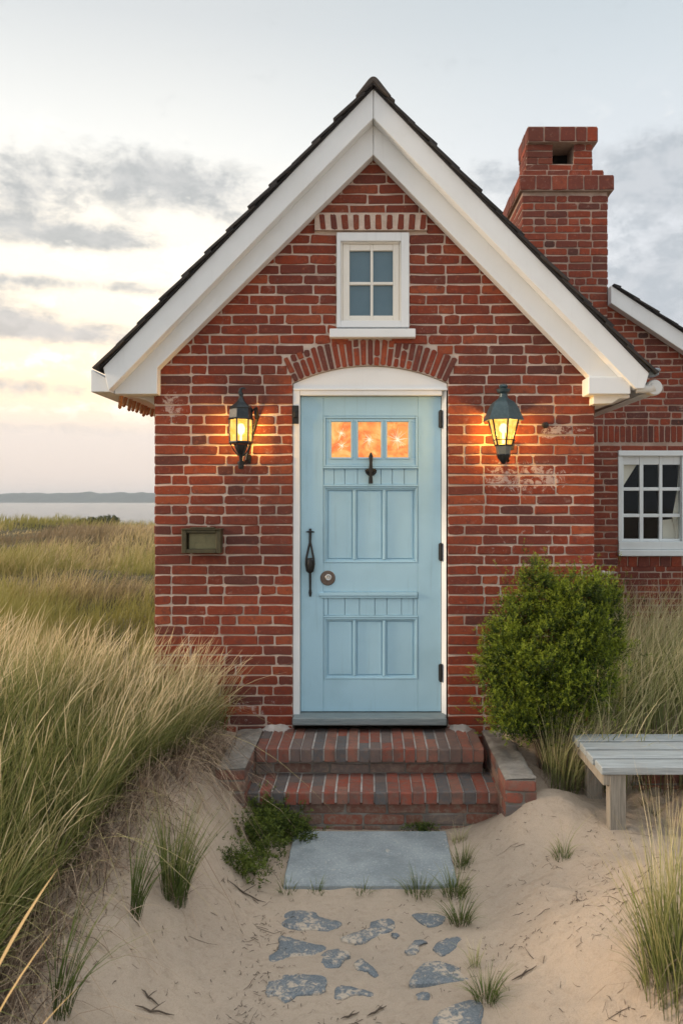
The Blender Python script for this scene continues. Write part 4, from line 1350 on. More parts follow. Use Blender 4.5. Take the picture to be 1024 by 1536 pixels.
z1t, z1b = 0.398, 0.314
z2t, z2b = 0.228, 0.156
nosing("upper_step", -0.700, 0.694, -0.002, -0.425, z1t, z1b, 20)
nosing("lower_step", -0.712, 0.757, -0.345, -0.685, z2t, z2b, 20)
mb = MB()
fr = lambda u, v, n_: (u, -0.37 - n_, v)
lay(mb, fr, z2t, z1b, 0.066, lambda z: [(-0.70, 0.69)], dark=0.5)
mb.box(-0.70, 0.69, -0.37, -0.002, z2t - 0.05, z1b + 0.003, m=1)
mb.build("riser", [M_rbrick, M_cement], st, fix=False)
mb = MB()
fr = lambda u, v, n_: (u, -0.645 - n_, v)
lay(mb, fr, -0.045, z2b, 0.066, lambda z: [(-0.74, 0.80)], dark=0.35)
mb.box(-0.74, 0.80, -0.645, -0.10, -0.3, z2b + 0.003, m=1)
mb.build("riser", [M_rbrick, M_cement], st, fix=False)


def cheek(x0, x1, yf, zt_, rot=0.0):
    mb = MB()
    zc_ = zt_ - 0.085
    # cement cap with rough top
    nu, nv = 8, 26
    vs, fs = [], []
    for j in range(nv + 1):
        for i in range(nu + 1):
            fx, fy_ = i / nu, j / nv
            x = x0 + (x1 - x0) * fx + 0.004 * (vnoise(fx * 6, fy_ * 20, 4) - 0.5)
            y = yf + (-0.004 - yf) * fy_
            edge = min(fx, 1 - fx, fy_ * 3) < 0.02
            z = zt_ + 0.022 * (float(fbm(np.array([x]), np.array([y]), 0.06, 3, 6)[0]) - 0.5) - (0.008 if edge else 0)
            vs.append((x, y, z))
    for j in range(nv):
        for i in range(nu):
            a_ = j * (nu + 1) + i
            fs.append((a_, a_ + 1, a_ + nu + 2, a_ + nu + 1))
    mb.add(vs, fs, 0.5, 1)
    mb.box(x0 + 0.004, x1 - 0.004, yf + 0.004, -0.004, -0.3, zt_ - 0.012, m=1)
    lay(mb, lambda u, v, n_: (u, yf + 0.004 - n_, v), zt_ - 0.012 - 0.066 * 5, zt_ - 0.012, 0.066, lambda z: [(x0 + 0.002, x1 - 0.002)], dark=0.0, S=0.2, H=0.1)
    lay(mb, lambda u, v, n_: (x1 - 0.004 + n_, u, v), zt_ - 0.012 - 0.066 * 5, zt_ - 0.012, 0.066, lambda z: [(yf + 0.002, -0.01)], dark=0.05)
    lay(mb, lambda u, v, n_: (x0 + 0.004 - n_, u, v), zt_ - 0.012 - 0.066 * 5, zt_ - 0.012, 0.066, lambda z: [(yf + 0.002, -0.01)], dark=0.05)
    return mb.build("cheek_wall", [M_sbrick, M_cement], st, fix=False, smooth=30)


cheek(-0.868, -0.706, -0.775, 0.400)
cheek(0.735, 0.905, -0.925, 0.392)
# lumps of broken cement where the steps meet the wall
for (a_, b_) in ((-0.72, -0.50), (0.50, 0.68)):
    mb = MB()
    vs, fs = [], []
    nu, nv = 14, 6
    for j in range(nv + 1):
        for i in range(nu + 1):
            fx, fy_ = i / nu, j / nv
            e = min(fx, 1 - fx) * 4
            dpt = 0.09 * min(1, e) * (0.6 + 0.8 * vnoise(fx * 5, 1.3, 9))
            x, y = a_ + (b_ - a_) * fx, -0.001 - dpt * fy_
            z = z1t - 0.004 + 0.035 * (1 - fy_) ** 1.2 * min(1, e) + 0.014 * (vnoise(fx * 9, fy_ * 6, 3) - 0.5)
            vs.append((x, y, z))
    for j in range(nv):
        for i in range(nu):
            q = j * (nu + 1) + i
            fs.append((q, q + 1, q + nu + 2, q + nu + 1))
    mb.add(vs, fs)
    mb.build("cement_fillet", M_smortar, st, smooth=60)

# slab and stepping stones
mb = MB()
n0 = 24
pts = []
for (xa_, ya_, xb_, yb_, m_) in ((-0.425, -1.385, 0.425, -1.378, 16), (0.425, -1.378, 0.432, -0.742, 10), (0.432, -0.742, -0.432, -0.738, 16), (-0.432, -0.738, -0.425, -1.385, 10)):
    for i in range(m_):
        f = i / m_
        pts.append((xa_ + (xb_ - xa_) * f + rng.uniform(-0.003, 0.003), ya_ + (yb_ - ya_) * f + rng.uniform(-0.003, 0.003)))
n_ = len(pts)
mb.add([(x, y, -0.05) for x, y in pts] + [(x, y, 0.020) for x, y in pts] + [(x * 0.99, (y + 1.06) * 0.988 - 1.06, 0.026) for x, y in pts],
       [tuple(range(2 * n_, 3 * n_))] + [(i, (i + 1) % n_, (i + 1) % n_ + n_, i + n_) for i in range(n_)] + [(i + n_, (i + 1) % n_ + n_, (i + 1) % n_ + 2 * n_, i + 2 * n_) for i in range(n_)])
slab = mb.build("stone_slab", M_blueston)
tag(slab, "large rectangular blue grey stone slab lying in sand below the steps", "stone slab")

STONES = [
    ("smooth oval flagstone nearest the slab's left corner", [(107, 375), (130, 340), (180, 330), (240, 345), (255, 362), (330, 380), (333, 395), (290, 415), (230, 410), (180, 412), (115, 400)]),
    ("long bent sandy flagstone in the path's middle, just before the slab", [(335, 445), (370, 430), (450, 405), (455, 385), (520, 370), (542, 395), (525, 420), (490, 435), (440, 455), (400, 465), (345, 458)]),
    ("small flagstone beside the green tuft right of the slab's front", [(610, 362), (680, 358), (735, 370), (725, 395), (690, 408), (655, 402)]),
    ("jagged triangular flagstone at the path's left, between two rounder stones", [(62, 520), (95, 500), (100, 450), (120, 445), (190, 465), (275, 485), (270, 500), (200, 535), (140, 560), (75, 555)]),
    ("small boot shaped flagstone right beside the jagged triangular stone", [(240, 550), (280, 500), (350, 495), (372, 515), (345, 535), (325, 560), (250, 568)]),
    ("narrow slanting flagstone scrap mostly under sand in mid path", [(388, 540), (410, 522), (440, 540), (478, 580), (465, 592), (430, 570), (395, 565)]),
    ("small hook shaped flagstone half buried in sand, right of mid path", [(585, 498), (620, 460), (665, 465), (640, 480), (625, 515), (590, 510)]),
    ("pale sand dusted flagstone between the hook shaped stone and the grass tufts", [(690, 490), (740, 460), (820, 450), (800, 480), (760, 510), (715, 525)]),
    ("wide dark wedge shaped flagstone at the path's right side", [(595, 635), (650, 560), (700, 550), (780, 570), (850, 605), (820, 625), (700, 635)]),
    ("large dark rounded flagstone at the path's front left", [(50, 650), (60, 620), (120, 590), (180, 590), (275, 605), (265, 660), (180, 672), (130, 700), (100, 690), (90, 675), (50, 675)]),
    ("faint sandy flagstone right of the large dark rounded stone", [(315, 640), (345, 625), (420, 640), (460, 655), (450, 668), (390, 662), (320, 680)]),
    ("tiny flagstone scrap just below the wide dark wedge shaped stone", [(625, 672), (650, 665), (678, 670), (672, 695), (628, 690)]),
    ("big sandy flagstone at the very front of the path beside a grass tuft", [(690, 780), (740, 730), (850, 700), (880, 730), (875, 790), (860, 850), (720, 850)]),
    ("speck of flagstone beside the long bent sandy stone", [(530, 433), (545, 430), (562, 437), (550, 448), (536, 445)]),
]
for k, (lab, poly) in enumerate(STONES):
    P = []
    for (u, v) in poly:
        px, py = 380 + u / 2.56, 1230 + v / 2.56
        d = (CAMZ - 0.005) * F / (py - PY)
        P.append(Vector(((px - PX) * d / F, CAMY + d)))
    fine = []
    m_ = len(P)
    for i in range(m_):                                        # rounded, ragged outline
        a_, b_, c_, d_ = P[i - 1], P[i], P[(i + 1) % m_], P[(i + 2) % m_]
        for s_ in range(5):
            t_ = s_ / 5
            q = 0.5 * ((2 * b_) + (c_ - a_) * t_ + (2 * a_ - 5 * b_ + 4 * c_ - d_) * t_ ** 2 + (3 * b_ - a_ - 3 * c_ + d_) * t_ ** 3)
            fine.append(q + Vector((rng.uniform(-0.0042, 0.0042), rng.uniform(-0.0036, 0.0036))))
    cen = sum(fine, Vector((0, 0))) / len(fine)
    zg = max(float(np.max(ground(np.array([p.x for p in fine]), np.array([p.y for p in fine])))) - 0.008, gz(cen.x, cen.y) + 0.002)
    n_ = len(fine)
    mb = MB()
    ctr = lambda p, s_: cen + (p - cen) * s_
    vs = [(p.x, p.y, zg - 0.06) for p in fine] + [(p.x, p.y, zg) for p in fine] + [(*ctr(p, 0.95), zg + 0.003) for p in fine] + [(*ctr(p, 0.5), zg + 0.005 + rng.uniform(-0.001, 0.001)) for p in fine] + [(cen.x, cen.y, zg + 0.005)]
    fs = []
    for i in range(n_):
        j = (i + 1) % n_
        for r in range(3): fs.append((r * n_ + i, r * n_ + j, (r + 1) * n_ + j, (r + 1) * n_ + i))
        fs.append((3 * n_ + i, 3 * n_ + j, 4 * n_))
    mb.add(vs, fs)
    tag(mb.build("stepping_stone", M_flag, smooth=60), lab, "stepping stone", "flagstones sunk in the sandy path")

# ------------------------------------------------------------------ lanterns
def lamp_light(parent, loc, power):
    ld = bpy.data.lights.new("lamp_light", 'POINT')
    ld.energy = power
    ld.color = (1.0, 0.60, 0.14)
    ld.shadow_soft_size = 0.035
    o = bpy.data.objects.new("lamp_light", ld)
    COL.objects.link(o)
    o.parent = parent
    o.location = loc


def ring(n_, r, z, rot): return [(r * math.cos(2 * math.pi * i / n_ + rot), r * math.sin(2 * math.pi * i / n_ + rot), z) for i in range(n_)]


# right lantern: bell roof, tapering glass, tin cup
c0 = at(754.5, 629, -0.17)
S_ = (5.13) / F
ln = thing("wall_lantern", "lit lantern with a wide bell shaped blue grey roof, right of the blue door", "wall lantern", c0, "lit wall lanterns")
zz = lambda p: (629 - p) * S_
mb = MB()
rot = R(98)
mb.lathe([(0.0, zz(576)), (5 * S_, zz(577)), (7 * S_, zz(580)), (5 * S_, zz(583)), (10.5 * S_, zz(584)), (9.5 * S_, zz(588)), (6 * S_, zz(591)), (6.5 * S_, zz(596)), (10 * S_, zz(600))], 18)
mb.lathe([(10 * S_, zz(599)), (16 * S_, zz(603)), (20.5 * S_, zz(608)), (24 * S_, zz(615)), (27 * S_, zz(622)), (30.5 * S_, zz(629)), (30.5 * S_, zz(631)), (27 * S_, zz(630.5)), (10 * S_, zz(628))], 6, rot=rot)
mb.build("lantern_roof", M_lantern, ln, smooth=28)
mb = MB()
n6 = 6
for i in range(n6):
    a_ = ring(n6, 22.5 * S_, zz(630), rot)[i]
    b_ = ring(n6, 12.5 * S_, zz(669), rot)[i]
    mb.tube([a_, b_], 1.35 * S_, 8)
for rr, zp, th in ((14.5, 660, 0.8), (12.8, 668, 1.2)):
    q = ring(n6, rr * S_, zz(zp), rot)
    for i in range(n6): mb.tube([q[i], q[(i + 1) % n6]], th * S_, 6)
mb.build("lantern_frame", M_iron, ln)
mb = MB()
a_, b_ = ring(n6, 21.6 * S_, zz(630), rot), ring(n6, 11.9 * S_, zz(668), rot)
for i in range(n6): mb.add([a_[i], a_[(i + 1) % n6], b_[(i + 1) % n6], b_[i]], [(0, 1, 2, 3)])
mb.build("lantern_glass", M_glass, ln)
mb = MB()
mb.lathe([(12.6 * S_, zz(669)), (12 * S_, zz(671)), (9.5 * S_, zz(683)), (0.0, zz(684))], 6, rot=rot)
mb.build("lantern_cup", M_tin, ln)
mb = MB()
mb.lathe([(9 * S_, zz(681)), (10.5 * S_, zz(683)), (9 * S_, zz(687)), (5 * S_, zz(692)), (2.0 * S_, zz(695.5)), (0, zz(696))], 16)
mb.tube([(3 * S_, 0, zz(686)), (10 * S_, 0.08, zz(690)), (6 * S_, 0.168, zz(675)), (6 * S_, 0.168, zz(655))], [0.012, 0.011, 0.011, 0.012], 8)
mb.box(-2 * S_, 22 * S_, 0.155, 0.169, zz(672), zz(655))
mb.tube([(14 * S_, 0.16, zz(658)), (20 * S_, 0.08, zz(659)), (14 * S_, 0.02, zz(662))], 0.006, 8)
mb.build("lantern_bracket", M_iron, ln, smooth=45)
mb = MB()
mb.lathe([(0.0, zz(666)), (2.2 * S_, zz(665)), (2.2 * S_, zz(650)), (6.0 * S_, zz(646)), (6.5 * S_, zz(641)), (3.5 * S_, zz(636)), (0, zz(635))], 16)
mb.build("bulb", M_bulb, ln, smooth=60)
lamp_light(ln, (0, 0.0, zz(646)), 50)

# left lantern: slim six sided, scroll top, funnel foot
c0 = at(361.5, 645, -0.15)
S_ = 5.15 / F
ln = thing("wall_lantern", "slim lit black lantern with a curled finial, left of the blue door", "wall lantern", c0, "lit wall lanterns")
zz = lambda p: (645 - p) * S_
rot = R(78)
mb = MB()
mb.lathe([(2.4 * S_, zz(593)), (3.6 * S_, zz(597)), (6 * S_, zz(602)), (10 * S_, zz(606)), (16.5 * S_, zz(611)), (17.2 * S_, zz(612)), (16.4 * S_, zz(614)), (17.0 * S_, zz(616)), (17.8 * S_, zz(627)), (19.4 * S_, zz(628.5)), (18.6 * S_, zz(630)), (3 * S_, zz(629))], 6, rot=rot)
mb.tube([(0, 0, zz(596)), (0.5 * S_, 0, zz(592)), (-1.5 * S_, 0, zz(588)), (-0.5 * S_, 0, zz(584)), (2 * S_, 0, zz(582.3)), (5 * S_, 0, zz(582.6)), (7 * S_, 0, zz(583.6))], [3 * S_, 3.2 * S_, 3.2 * S_, 2.4 * S_, 1.8 * S_, 1.2 * S_, 0.6 * S_], 10)
mb.lathe([(0, 3.6 * S_), (2.4 * S_, 2.6 * S_), (3.6 * S_, 0), (2.4 * S_, -2.6 * S_), (0, -3.6 * S_)], 12, (0, 0, zz(592)))
mb.build("lantern_roof", M_dlantern, ln, smooth=28)
mb = MB()
for i in range(6):
    mb.tube([ring(6, 17.2 * S_, zz(629), rot)[i], ring(6, 16.6 * S_, zz(663), rot)[i]], 1.25 * S_, 8)
    mb.tube([ring(6, 16.6 * S_, zz(664), rot)[i], ring(6, 11.0 * S_, zz(675), rot)[i], ring(6, 4.0 * S_, zz(684), rot)[i]], 1.0 * S_, 8)
mb.lathe([(13 * S_, zz(662)), (17.6 * S_, zz(662)), (18.2 * S_, zz(664)), (17.0 * S_, zz(666)), (13 * S_, zz(666)), (3 * S_, zz(664))], 6, rot=rot)
mb.build("lantern_frame", M_dlantern, ln, smooth=28)
mb = MB()
a_, b_ = ring(6, 16.4 * S_, zz(629), rot), ring(6, 15.8 * S_, zz(663), rot)
for i in range(6): mb.add([a_[i], a_[(i + 1) % 6], b_[(i + 1) % 6], b_[i]], [(0, 1, 2, 3)])
mb.build("lantern_glass", M_glass, ln)
mb = MB()
mb.lathe([(9.0 * S_, zz(667)), (9.5 * S_, zz(669)), (6 * S_, zz(677)), (3 * S_, zz(684)), (2.6 * S_, zz(691)), (5.2 * S_, zz(692.5)), (5.4 * S_, zz(695)), (4.2 * S_, zz(698)), (4.6 * S_, zz(700)), (3.4 * S_, zz(703.5)), (0, zz(704))], 14)
mb.tube([(0, 0, zz(697)), (2 * S_, 0.08, zz(694)), (5 * S_, 0.148, zz(688))], 0.011, 8)
mb.tube([(2 * S_, 0.142, zz(690)), (9 * S_, 0.142, zz(660)), (20 * S_, 0.142, zz(622)), (20.5 * S_, 0.06, zz(611)), (16 * S_, 0.01, zz(616))], [0.008, 0.008, 0.012, 0.013, 0.010], 8)
mb.tube([(20.5 * S_, 0.06, zz(611)), (19.5 * S_, 0.05, zz(620)), (22 * S_, 0.03, zz(627))], 0.008, 8)
mb.box(1 * S_, 10 * S_, 0.138, 0.1495, zz(694), zz(680))
mb.build("lantern_bracket", M_iron, ln, smooth=45)
mb = MB()
mb.lathe([(0.0, zz(661)), (1.6 * S_, zz(660)), (1.6 * S_, zz(653)), (5.5 * S_, zz(648)), (6.2 * S_, zz(642)), (3.5 * S_, zz(636)), (0, zz(635))], 16)
mb.build("bulb", M_bulb, ln, smooth=60)
lamp_light(ln, (0, 0.0, zz(644)), 46)

# mailbox
m0 = at(304, 812, -0.045)
bx = thing("mailbox", "olive green metal letter box with a recessed front on the brick wall", "mailbox", (m0[0], -0.008, m0[2]))
mb = MB()
hw, hh, dp = 0.127, 0.076, 0.085
mb.box(-hw, -hw + 0.030, -dp, 0.0, -hh, hh); mb.box(hw - 0.030, hw, -dp, 0.0, -hh, hh)
mb.box(-hw + 0.0305, hw - 0.0305, -dp, 0.0, -hh, -hh + 0.026); mb.box(-hw + 0.0305, hw - 0.0305, -dp + 0.002, 0.0, hh - 0.020, hh)
mb.box(-hw + 0.03, hw - 0.03, -0.03, -0.001, -hh + 0.02, hh - 0.018)
mb.build("box_body", M_olive, bx, bevel=0.003)
mb = MB()
mb.box(-hw - 0.004, hw + 0.006, -dp - 0.010, 0.0, hh + 0.001, hh + 0.008)
mb.box(-0.078, 0.078, -dp + 0.02, -0.002, hh + 0.009, hh + 0.017)
mb.build("lid", M_olive, bx, bevel=0.0025)
mb = MB()
mb.box(-hw + 0.042, hw - 0.033, -0.046, -0.032, -hh + 0.028, hh - 0.024)
mb.box(-hw + 0.042, hw - 0.033, -0.049, -0.0465, -0.008, -0.003)
mb.box(0.018, 0.023, -0.049, -0.0465, -0.003, hh - 0.024)
mb.box(-0.05, -0.047, -0.049, -0.0465, -0.035, -0.006)
mb.build("front_plate", M_olive2, bx)
# small bolt in the wall
c_ = at(817.5, 637.5, -0.02)
mb = MB()
mb.lathe([(0.0, -0.02), (0.020, -0.02), (0.021, 0.0), (0.012, 0.004), (0.012, 0.022), (0.018, 0.026), (0.016, 0.034), (0, 0.036)], 12, (c_[0], -0.012, c_[2]), axis='y')
tag(mb.build("wall_bolt", M_iron, smooth=35), "small dark iron bolt in the brick wall right of the bell roofed lantern", "wall bolt")

# ------------------------------------------------------------------ bench
bn = thing("bench", "low weathered silver wood slat bench on the sand, right of the steps", "bench", (1.195, -0.84, gz(1.4, -0.9)))
B0 = Vector(bn.location)
BL = 1.75
ys = np.linspace(-0.315, 0.305, 5)
seat_z = 0.522 - B0.z
for i in range(4):
    mb = MB()
    a_, b_ = ys[i] + 0.015, ys[i + 1] - 0.015
    mb.box(rng.uniform(-0.004, 0.004), BL, a_, b_, seat_z - 0.042, seat_z, rng.random())
    mb.build("seat_slat", M_wood, bn, bevel=0.004)
mb = MB()
mb.box(0.012, 0.050, -0.29, 0.28, seat_z - 0.100, seat_z - 0.043)
mb.build("bearer", M_legwood, bn, bevel=0.004)
mb = MB()
mb.box(BL - 0.06, BL - 0.022, -0.29, 0.28, seat_z - 0.100, seat_z - 0.043)
mb.build("bearer", M_legwood, bn, bevel=0.004)
for (lx, ly, rz_) in ((0.09, -0.262, 14), (0.11, 0.235, 10), (BL - 0.12, -0.262, -10), (BL - 0.12, 0.235, -10)):
    mb = MB()
    q = R(rz_)
    P4 = [(-0.048, -0.020), (0.048, -0.020), (0.048, 0.020), (-0.048, 0.020)]
    rot_ = [(lx + x * math.cos(q) - y * math.sin(q), ly + x * math.sin(q) + y * math.cos(q)) for x, y in P4]
    zlo = gz(B0.x + lx, B0.y + ly) - B0.z - 0.05
    mb.hexa([(x, y, zlo) for x, y in rot_] + [(x, y, seat_z - 0.044) for x, y in rot_])
    mb.build("leg", M_legwood, bn, bevel=0.004)
# low broken brick footing under the bench
mb = MB()
fb = at(948, 0, -0.52)[0]
zt_ = at(0, 1160, -0.52)[2]
lay(mb, lambda u, v, n_: (u, -0.52 - n_, v), zt_ - 0.33, zt_, 0.066, lambda z: [(fb + (0.06 if z > zt_ - 0.07 else 0), fb + 1.3)], dark=0.2)
mb.box(fb, fb + 1.3, -0.52, -0.34, zt_ - 0.4, zt_ - 0.07, m=1)
mb.box(fb + 0.06, fb + 1.3, -0.52, -0.34, zt_ - 0.07, zt_, m=1)
tag(mb.build("low_brick_wall", [M_sbrick, M_cement], fix=False), "low crumbling brick footing behind the legs of the bench", "low wall")

# ------------------------------------------------------------------ vegetation
nrng = np.random.default_rng(5)


def blades(roots, h, wd, lean, segs=5, tint=None, curl=1.8, seed_head=False, patch=None, base_t=0.0, droop=0.5):
    """roots (N,3), h (N), wd (N), lean (N,2). returns verts, quads, attrs"""
    N = len(roots)
    t = np.linspace(0, 1, segs + 1)
    T = t[None, :]
    ll = np.linalg.norm(lean, axis=1)
    z = roots[:, 2:3] + h[:, None] * (T - droop * (ll[:, None] ** 2) * T ** 2.4)
    x = roots[:, 0:1] + (h * lean[:, 0])[:, None] * T ** curl
    y = roots[:, 1:2] + (h * lean[:, 1])[:, None] * T ** curl
    ang = nrng.uniform(0, np.pi, N)
    sx, sy = np.cos(ang)[:, None], np.sin(ang)[:, None]
    if seed_head:
        prof = np.interp(t, [0, 0.6, 0.66, 0.78, 0.9, 1.0], [0.35, 0.28, 0.7, 1.0, 0.75, 0.05])
    else:
        prof = np.maximum(1 - t ** 1.6, 0.06) * np.minimum(0.6 + t * 2, 1)
    hw = 0.5 * wd[:, None] * prof[None, :]
    A_ = np.stack([x - sx * hw, y - sy * hw, z], -1)
    B_ = np.stack([x + sx * hw, y + sy * hw, z], -1)
    V = np.stack([A_, B_], 2).reshape(-1, 3)                   # N, segs+1, 2
    base = (np.arange(N) * (segs + 1) * 2)[:, None] + (np.arange(segs) * 2)[None, :]
    Q = np.stack([base, base + 1, base + 3, base + 2], -1).reshape(-1, 4)
    tint = nrng.uniform(0, 1, N) if tint is None else tint
    at_ = {'along': np.repeat(np.tile(base_t + (1 - base_t) * t, (N, 1)).reshape(-1), 2), 'tint': np.repeat(tint, (segs + 1) * 2)}
    at_['patch'] = np.repeat(np.full(N, 0.38) if patch is None else patch, (segs + 1) * 2)
    return V, Q, at_


def combine(name, parts, mats, parent=None, loc=None):
    vs, qs, mi, at_ = [], [], [], {}
    o = 0
    for (V, Q, a_), m_ in parts:
        vs.append(V); qs.append(Q + o); mi.append(np.full(len(Q), m_)); o += len(V)
        for k_, v_ in a_.items(): at_.setdefault(k_, []).append(v_)
    V = np.concatenate(vs)
    if loc is not None: V = V - np.array(loc)[None, :]
    me = np_mesh(name, V, np.concatenate(qs), mats, {k_: np.concatenate(v_) for k_, v_ in at_.items()}, midx=np.concatenate(mi))
    ob = link(name, me, parent)
    if loc is not None: ob.location = loc
    return ob


def on_ground(x, y, sink=0.01): return np.stack([x, y, ground(x, y) - sink], -1)


# left dune grass, one mass
def left_roots(N, y0=-3.3, y1=-0.05, xmin=-3.4, edge=0.0):
    y = nrng.uniform(y0, y1, N)
    e = left_edge(y) + edge + 0.10 * (fbm(y * 0 + 1.0, y, 0.35, 2, 61) - 0.5)
    f = nrng.uniform(0, 1, N) ** 1.35
    x = e - f * (e - xmin)
    return x, y


parts = []
x, y = left_roots(21000)
cl = fbm(x, y, 0.22, 2, 71)
keep = (cl > 0.36) | (nrng.uniform(0, 1, len(x)) < 0.35)
x, y, cl = x[keep], y[keep], cl[keep]
dist = np.clip((left_edge(y) - x) / 0.5, 0, 1)
hgt = (0.36 + 0.22 * dist) * (0.75 + 0.5 * cl) * nrng.uniform(0.6, 1.12, len(x))
hgt *= np.interp(y, [-3.3, -2.4, -1.2, 0], [0.95, 1.08, 1.05, 0.92])
N = len(x)
lean = np.stack([nrng.normal(0.14, 0.24, N) + 0.20 * (1 - dist) * nrng.uniform(0, 1, N), nrng.normal(-0.06, 0.24, N)], -1)
parts.append((blades(on_ground(x, y), hgt, nrng.uniform(0.004, 0.0095, N) * np.interp(y, [-3.0, -1.2], [1.5, 1.0]), lean, 6, nrng.normal(0.13, 0.20, N) + 0.22 * ss(-1.6, -0.5, y), curl=2.3), 0))
x, y = left_roots(4200, y0=-2.6)
keep = nrng.uniform(0, 1, len(x)) < 0.14 + 0.86 * ss(-1.75, -0.85, y)
x, y = x[keep], y[keep]
N = len(x)
hgt = nrng.uniform(0.46, 0.72, N) * np.interp(left_edge(y) - x, [0, 0.5], [0.78, 1.0])
lean = np.stack([nrng.normal(0.24, 0.15, N), nrng.normal(-0.05, 0.15, N)], -1)
parts.append((blades(on_ground(x, y), hgt, nrng.uniform(0.0035, 0.0068, N), lean, 8, nrng.normal(0.55, 0.17, N), curl=2.2, seed_head=True), 1))
x, y = left_roots(1300, y0=-2.9)
N = len(x)
lean = np.stack([nrng.normal(0.35, 0.55, N), nrng.normal(-0.15, 0.45, N)], -1)
parts.append((blades(on_ground(x, y), nrng.uniform(0.35, 0.62, N), nrng.uniform(0.004, 0.008, N), lean, 8, nrng.normal(0.95, 0.15, N), curl=1.7, droop=0.7), 0))
tag(combine("dune_grass", parts, [M_dune, M_plume]), "tall wind bent dune grass with straw tips covering the left dune", "dune grass", kind='stuff')

# dead brown tangle under its edge
N = 3800
y = nrng.uniform(-3.2, -0.35, N)
x = left_edge(y) + nrng.normal(0.0, 0.10, N) + 0.04 * ss(-1.8, -2.4, y)
lean = np.stack([nrng.normal(0.35, 0.80, N), nrng.normal(-0.30, 0.75, N)], -1)
parts = [(blades(on_ground(x, y), nrng.uniform(0.10, 0.34, N), nrng.uniform(0.0028, 0.0055, N), lean, 6, nrng.uniform(-0.2, 1.0, N), curl=1.25, droop=0.72), 0)]
tag(combine("dead_grass", parts, [M_dead]), "tangle of dead brown straw along the foot of the left dune grass", "dead grass", kind='stuff')

# right dune grass behind bench and shrub
parts = []
N = 6000
x = nrng.uniform(0.98, 3.3, N); y = nrng.uniform(-0.62, 1.68, N)
keep = (y < -0.05) & (x > 1.05) | (x > 1.50)
keep &= ~((y < -0.34) & (y > -0.53) & (x > fb - 0.03))
x, y = x[keep], y[keep]
N = len(x)
hgt = nrng.uniform(0.45, 0.88, N) * np.interp(x, [1.0, 1.5], [0.62, 1.0])
lean = np.stack([nrng.normal(0.18, 0.32, N), nrng.normal(-0.18, 0.28, N)], -1)
parts.append((blades(on_ground(x, y), hgt, nrng.uniform(0.005, 0.010, N), lean, 6, nrng.normal(0.42, 0.26, N), curl=2.1), 0))
N = 900
x = nrng.uniform(1.0, 2.6, N); y = nrng.uniform(-0.62, -0.2, N)
keep = ~((y < -0.33) & (y > -0.54) & (x > fb - 0.03))
x, y = x[keep], y[keep]; N = len(x)
lean = np.stack([nrng.normal(0.25, 0.7, N), nrng.normal(-0.3, 0.5, N)], -1)
parts.append((blades(on_ground(x, y), nrng.uniform(0.15, 0.42, N), nrng.uniform(0.002, 0.0035, N), lean, 6, nrng.uniform(0.3, 1, N), curl=1.3, droop=0.6), 1))
tag(combine("dune_grass", parts, [M_right, M_dead]), "olive and straw dune grass between the wing window and the bench", "dune grass", kind='stuff')

# field beyond, left of the house
parts = []
N = 105000
d = np.exp(nrng.uniform(np.log(4.6), np.log(58), N))
th = nrng.uniform(R(-44), R(-4), N)
x = np.sin(th) * d; y = CAMY + np.cos(th) * d
keep = (y > -0.3) & ~((x > XL - 0.02) & (y < 4.2)) & (x < 3.0) & (y < 52)
x, y, d = x[keep], y[keep], d[keep]
far = ss(9, 22, y)
tus = fbm(x, y, 0.8, 2, 37) * (1 - far) + fbm(x, y, 2.6, 2, 38) * far
keep = (tus > 0.40) | (nrng.uniform(0, 1, len(x)) < 0.30)
x, y, d, tus, far = x[keep], y[keep], d[keep], tus[keep], far[keep]
N = len(x)
pn = fbm(x * 0.45, y, 1.5, 3, 91) * (1 - far) + fbm(x * 0.30, y, 5.0, 3, 95) * far
hgt = nrng.uniform(0.18, 0.42, N) * (0.30 + 1.35 * ss(0.30, 0.70, tus))
lean = np.stack([nrng.normal(0.30, 0.28, N), nrng.normal(-0.05, 0.25, N)], -1)
wd = nrng.uniform(0.7, 1.3, N) * np.clip(0.0011 * d, 0.004, 0.05)
parts.append((blades(on_ground(x, y), hgt, wd, lean, 3, nrng.normal(0.5 + 0.25 * ss(8, 30, d), 0.18, N), patch=np.clip(0.42 + (pn - 0.49) * 2.0 + nrng.normal(0, 0.035, N), 0, 1)), 0))
tag(combine("meadow_grass", parts, [M_field]), "rolling straw and green grassland stretching from the house to the water", "meadow grass", kind='stuff')


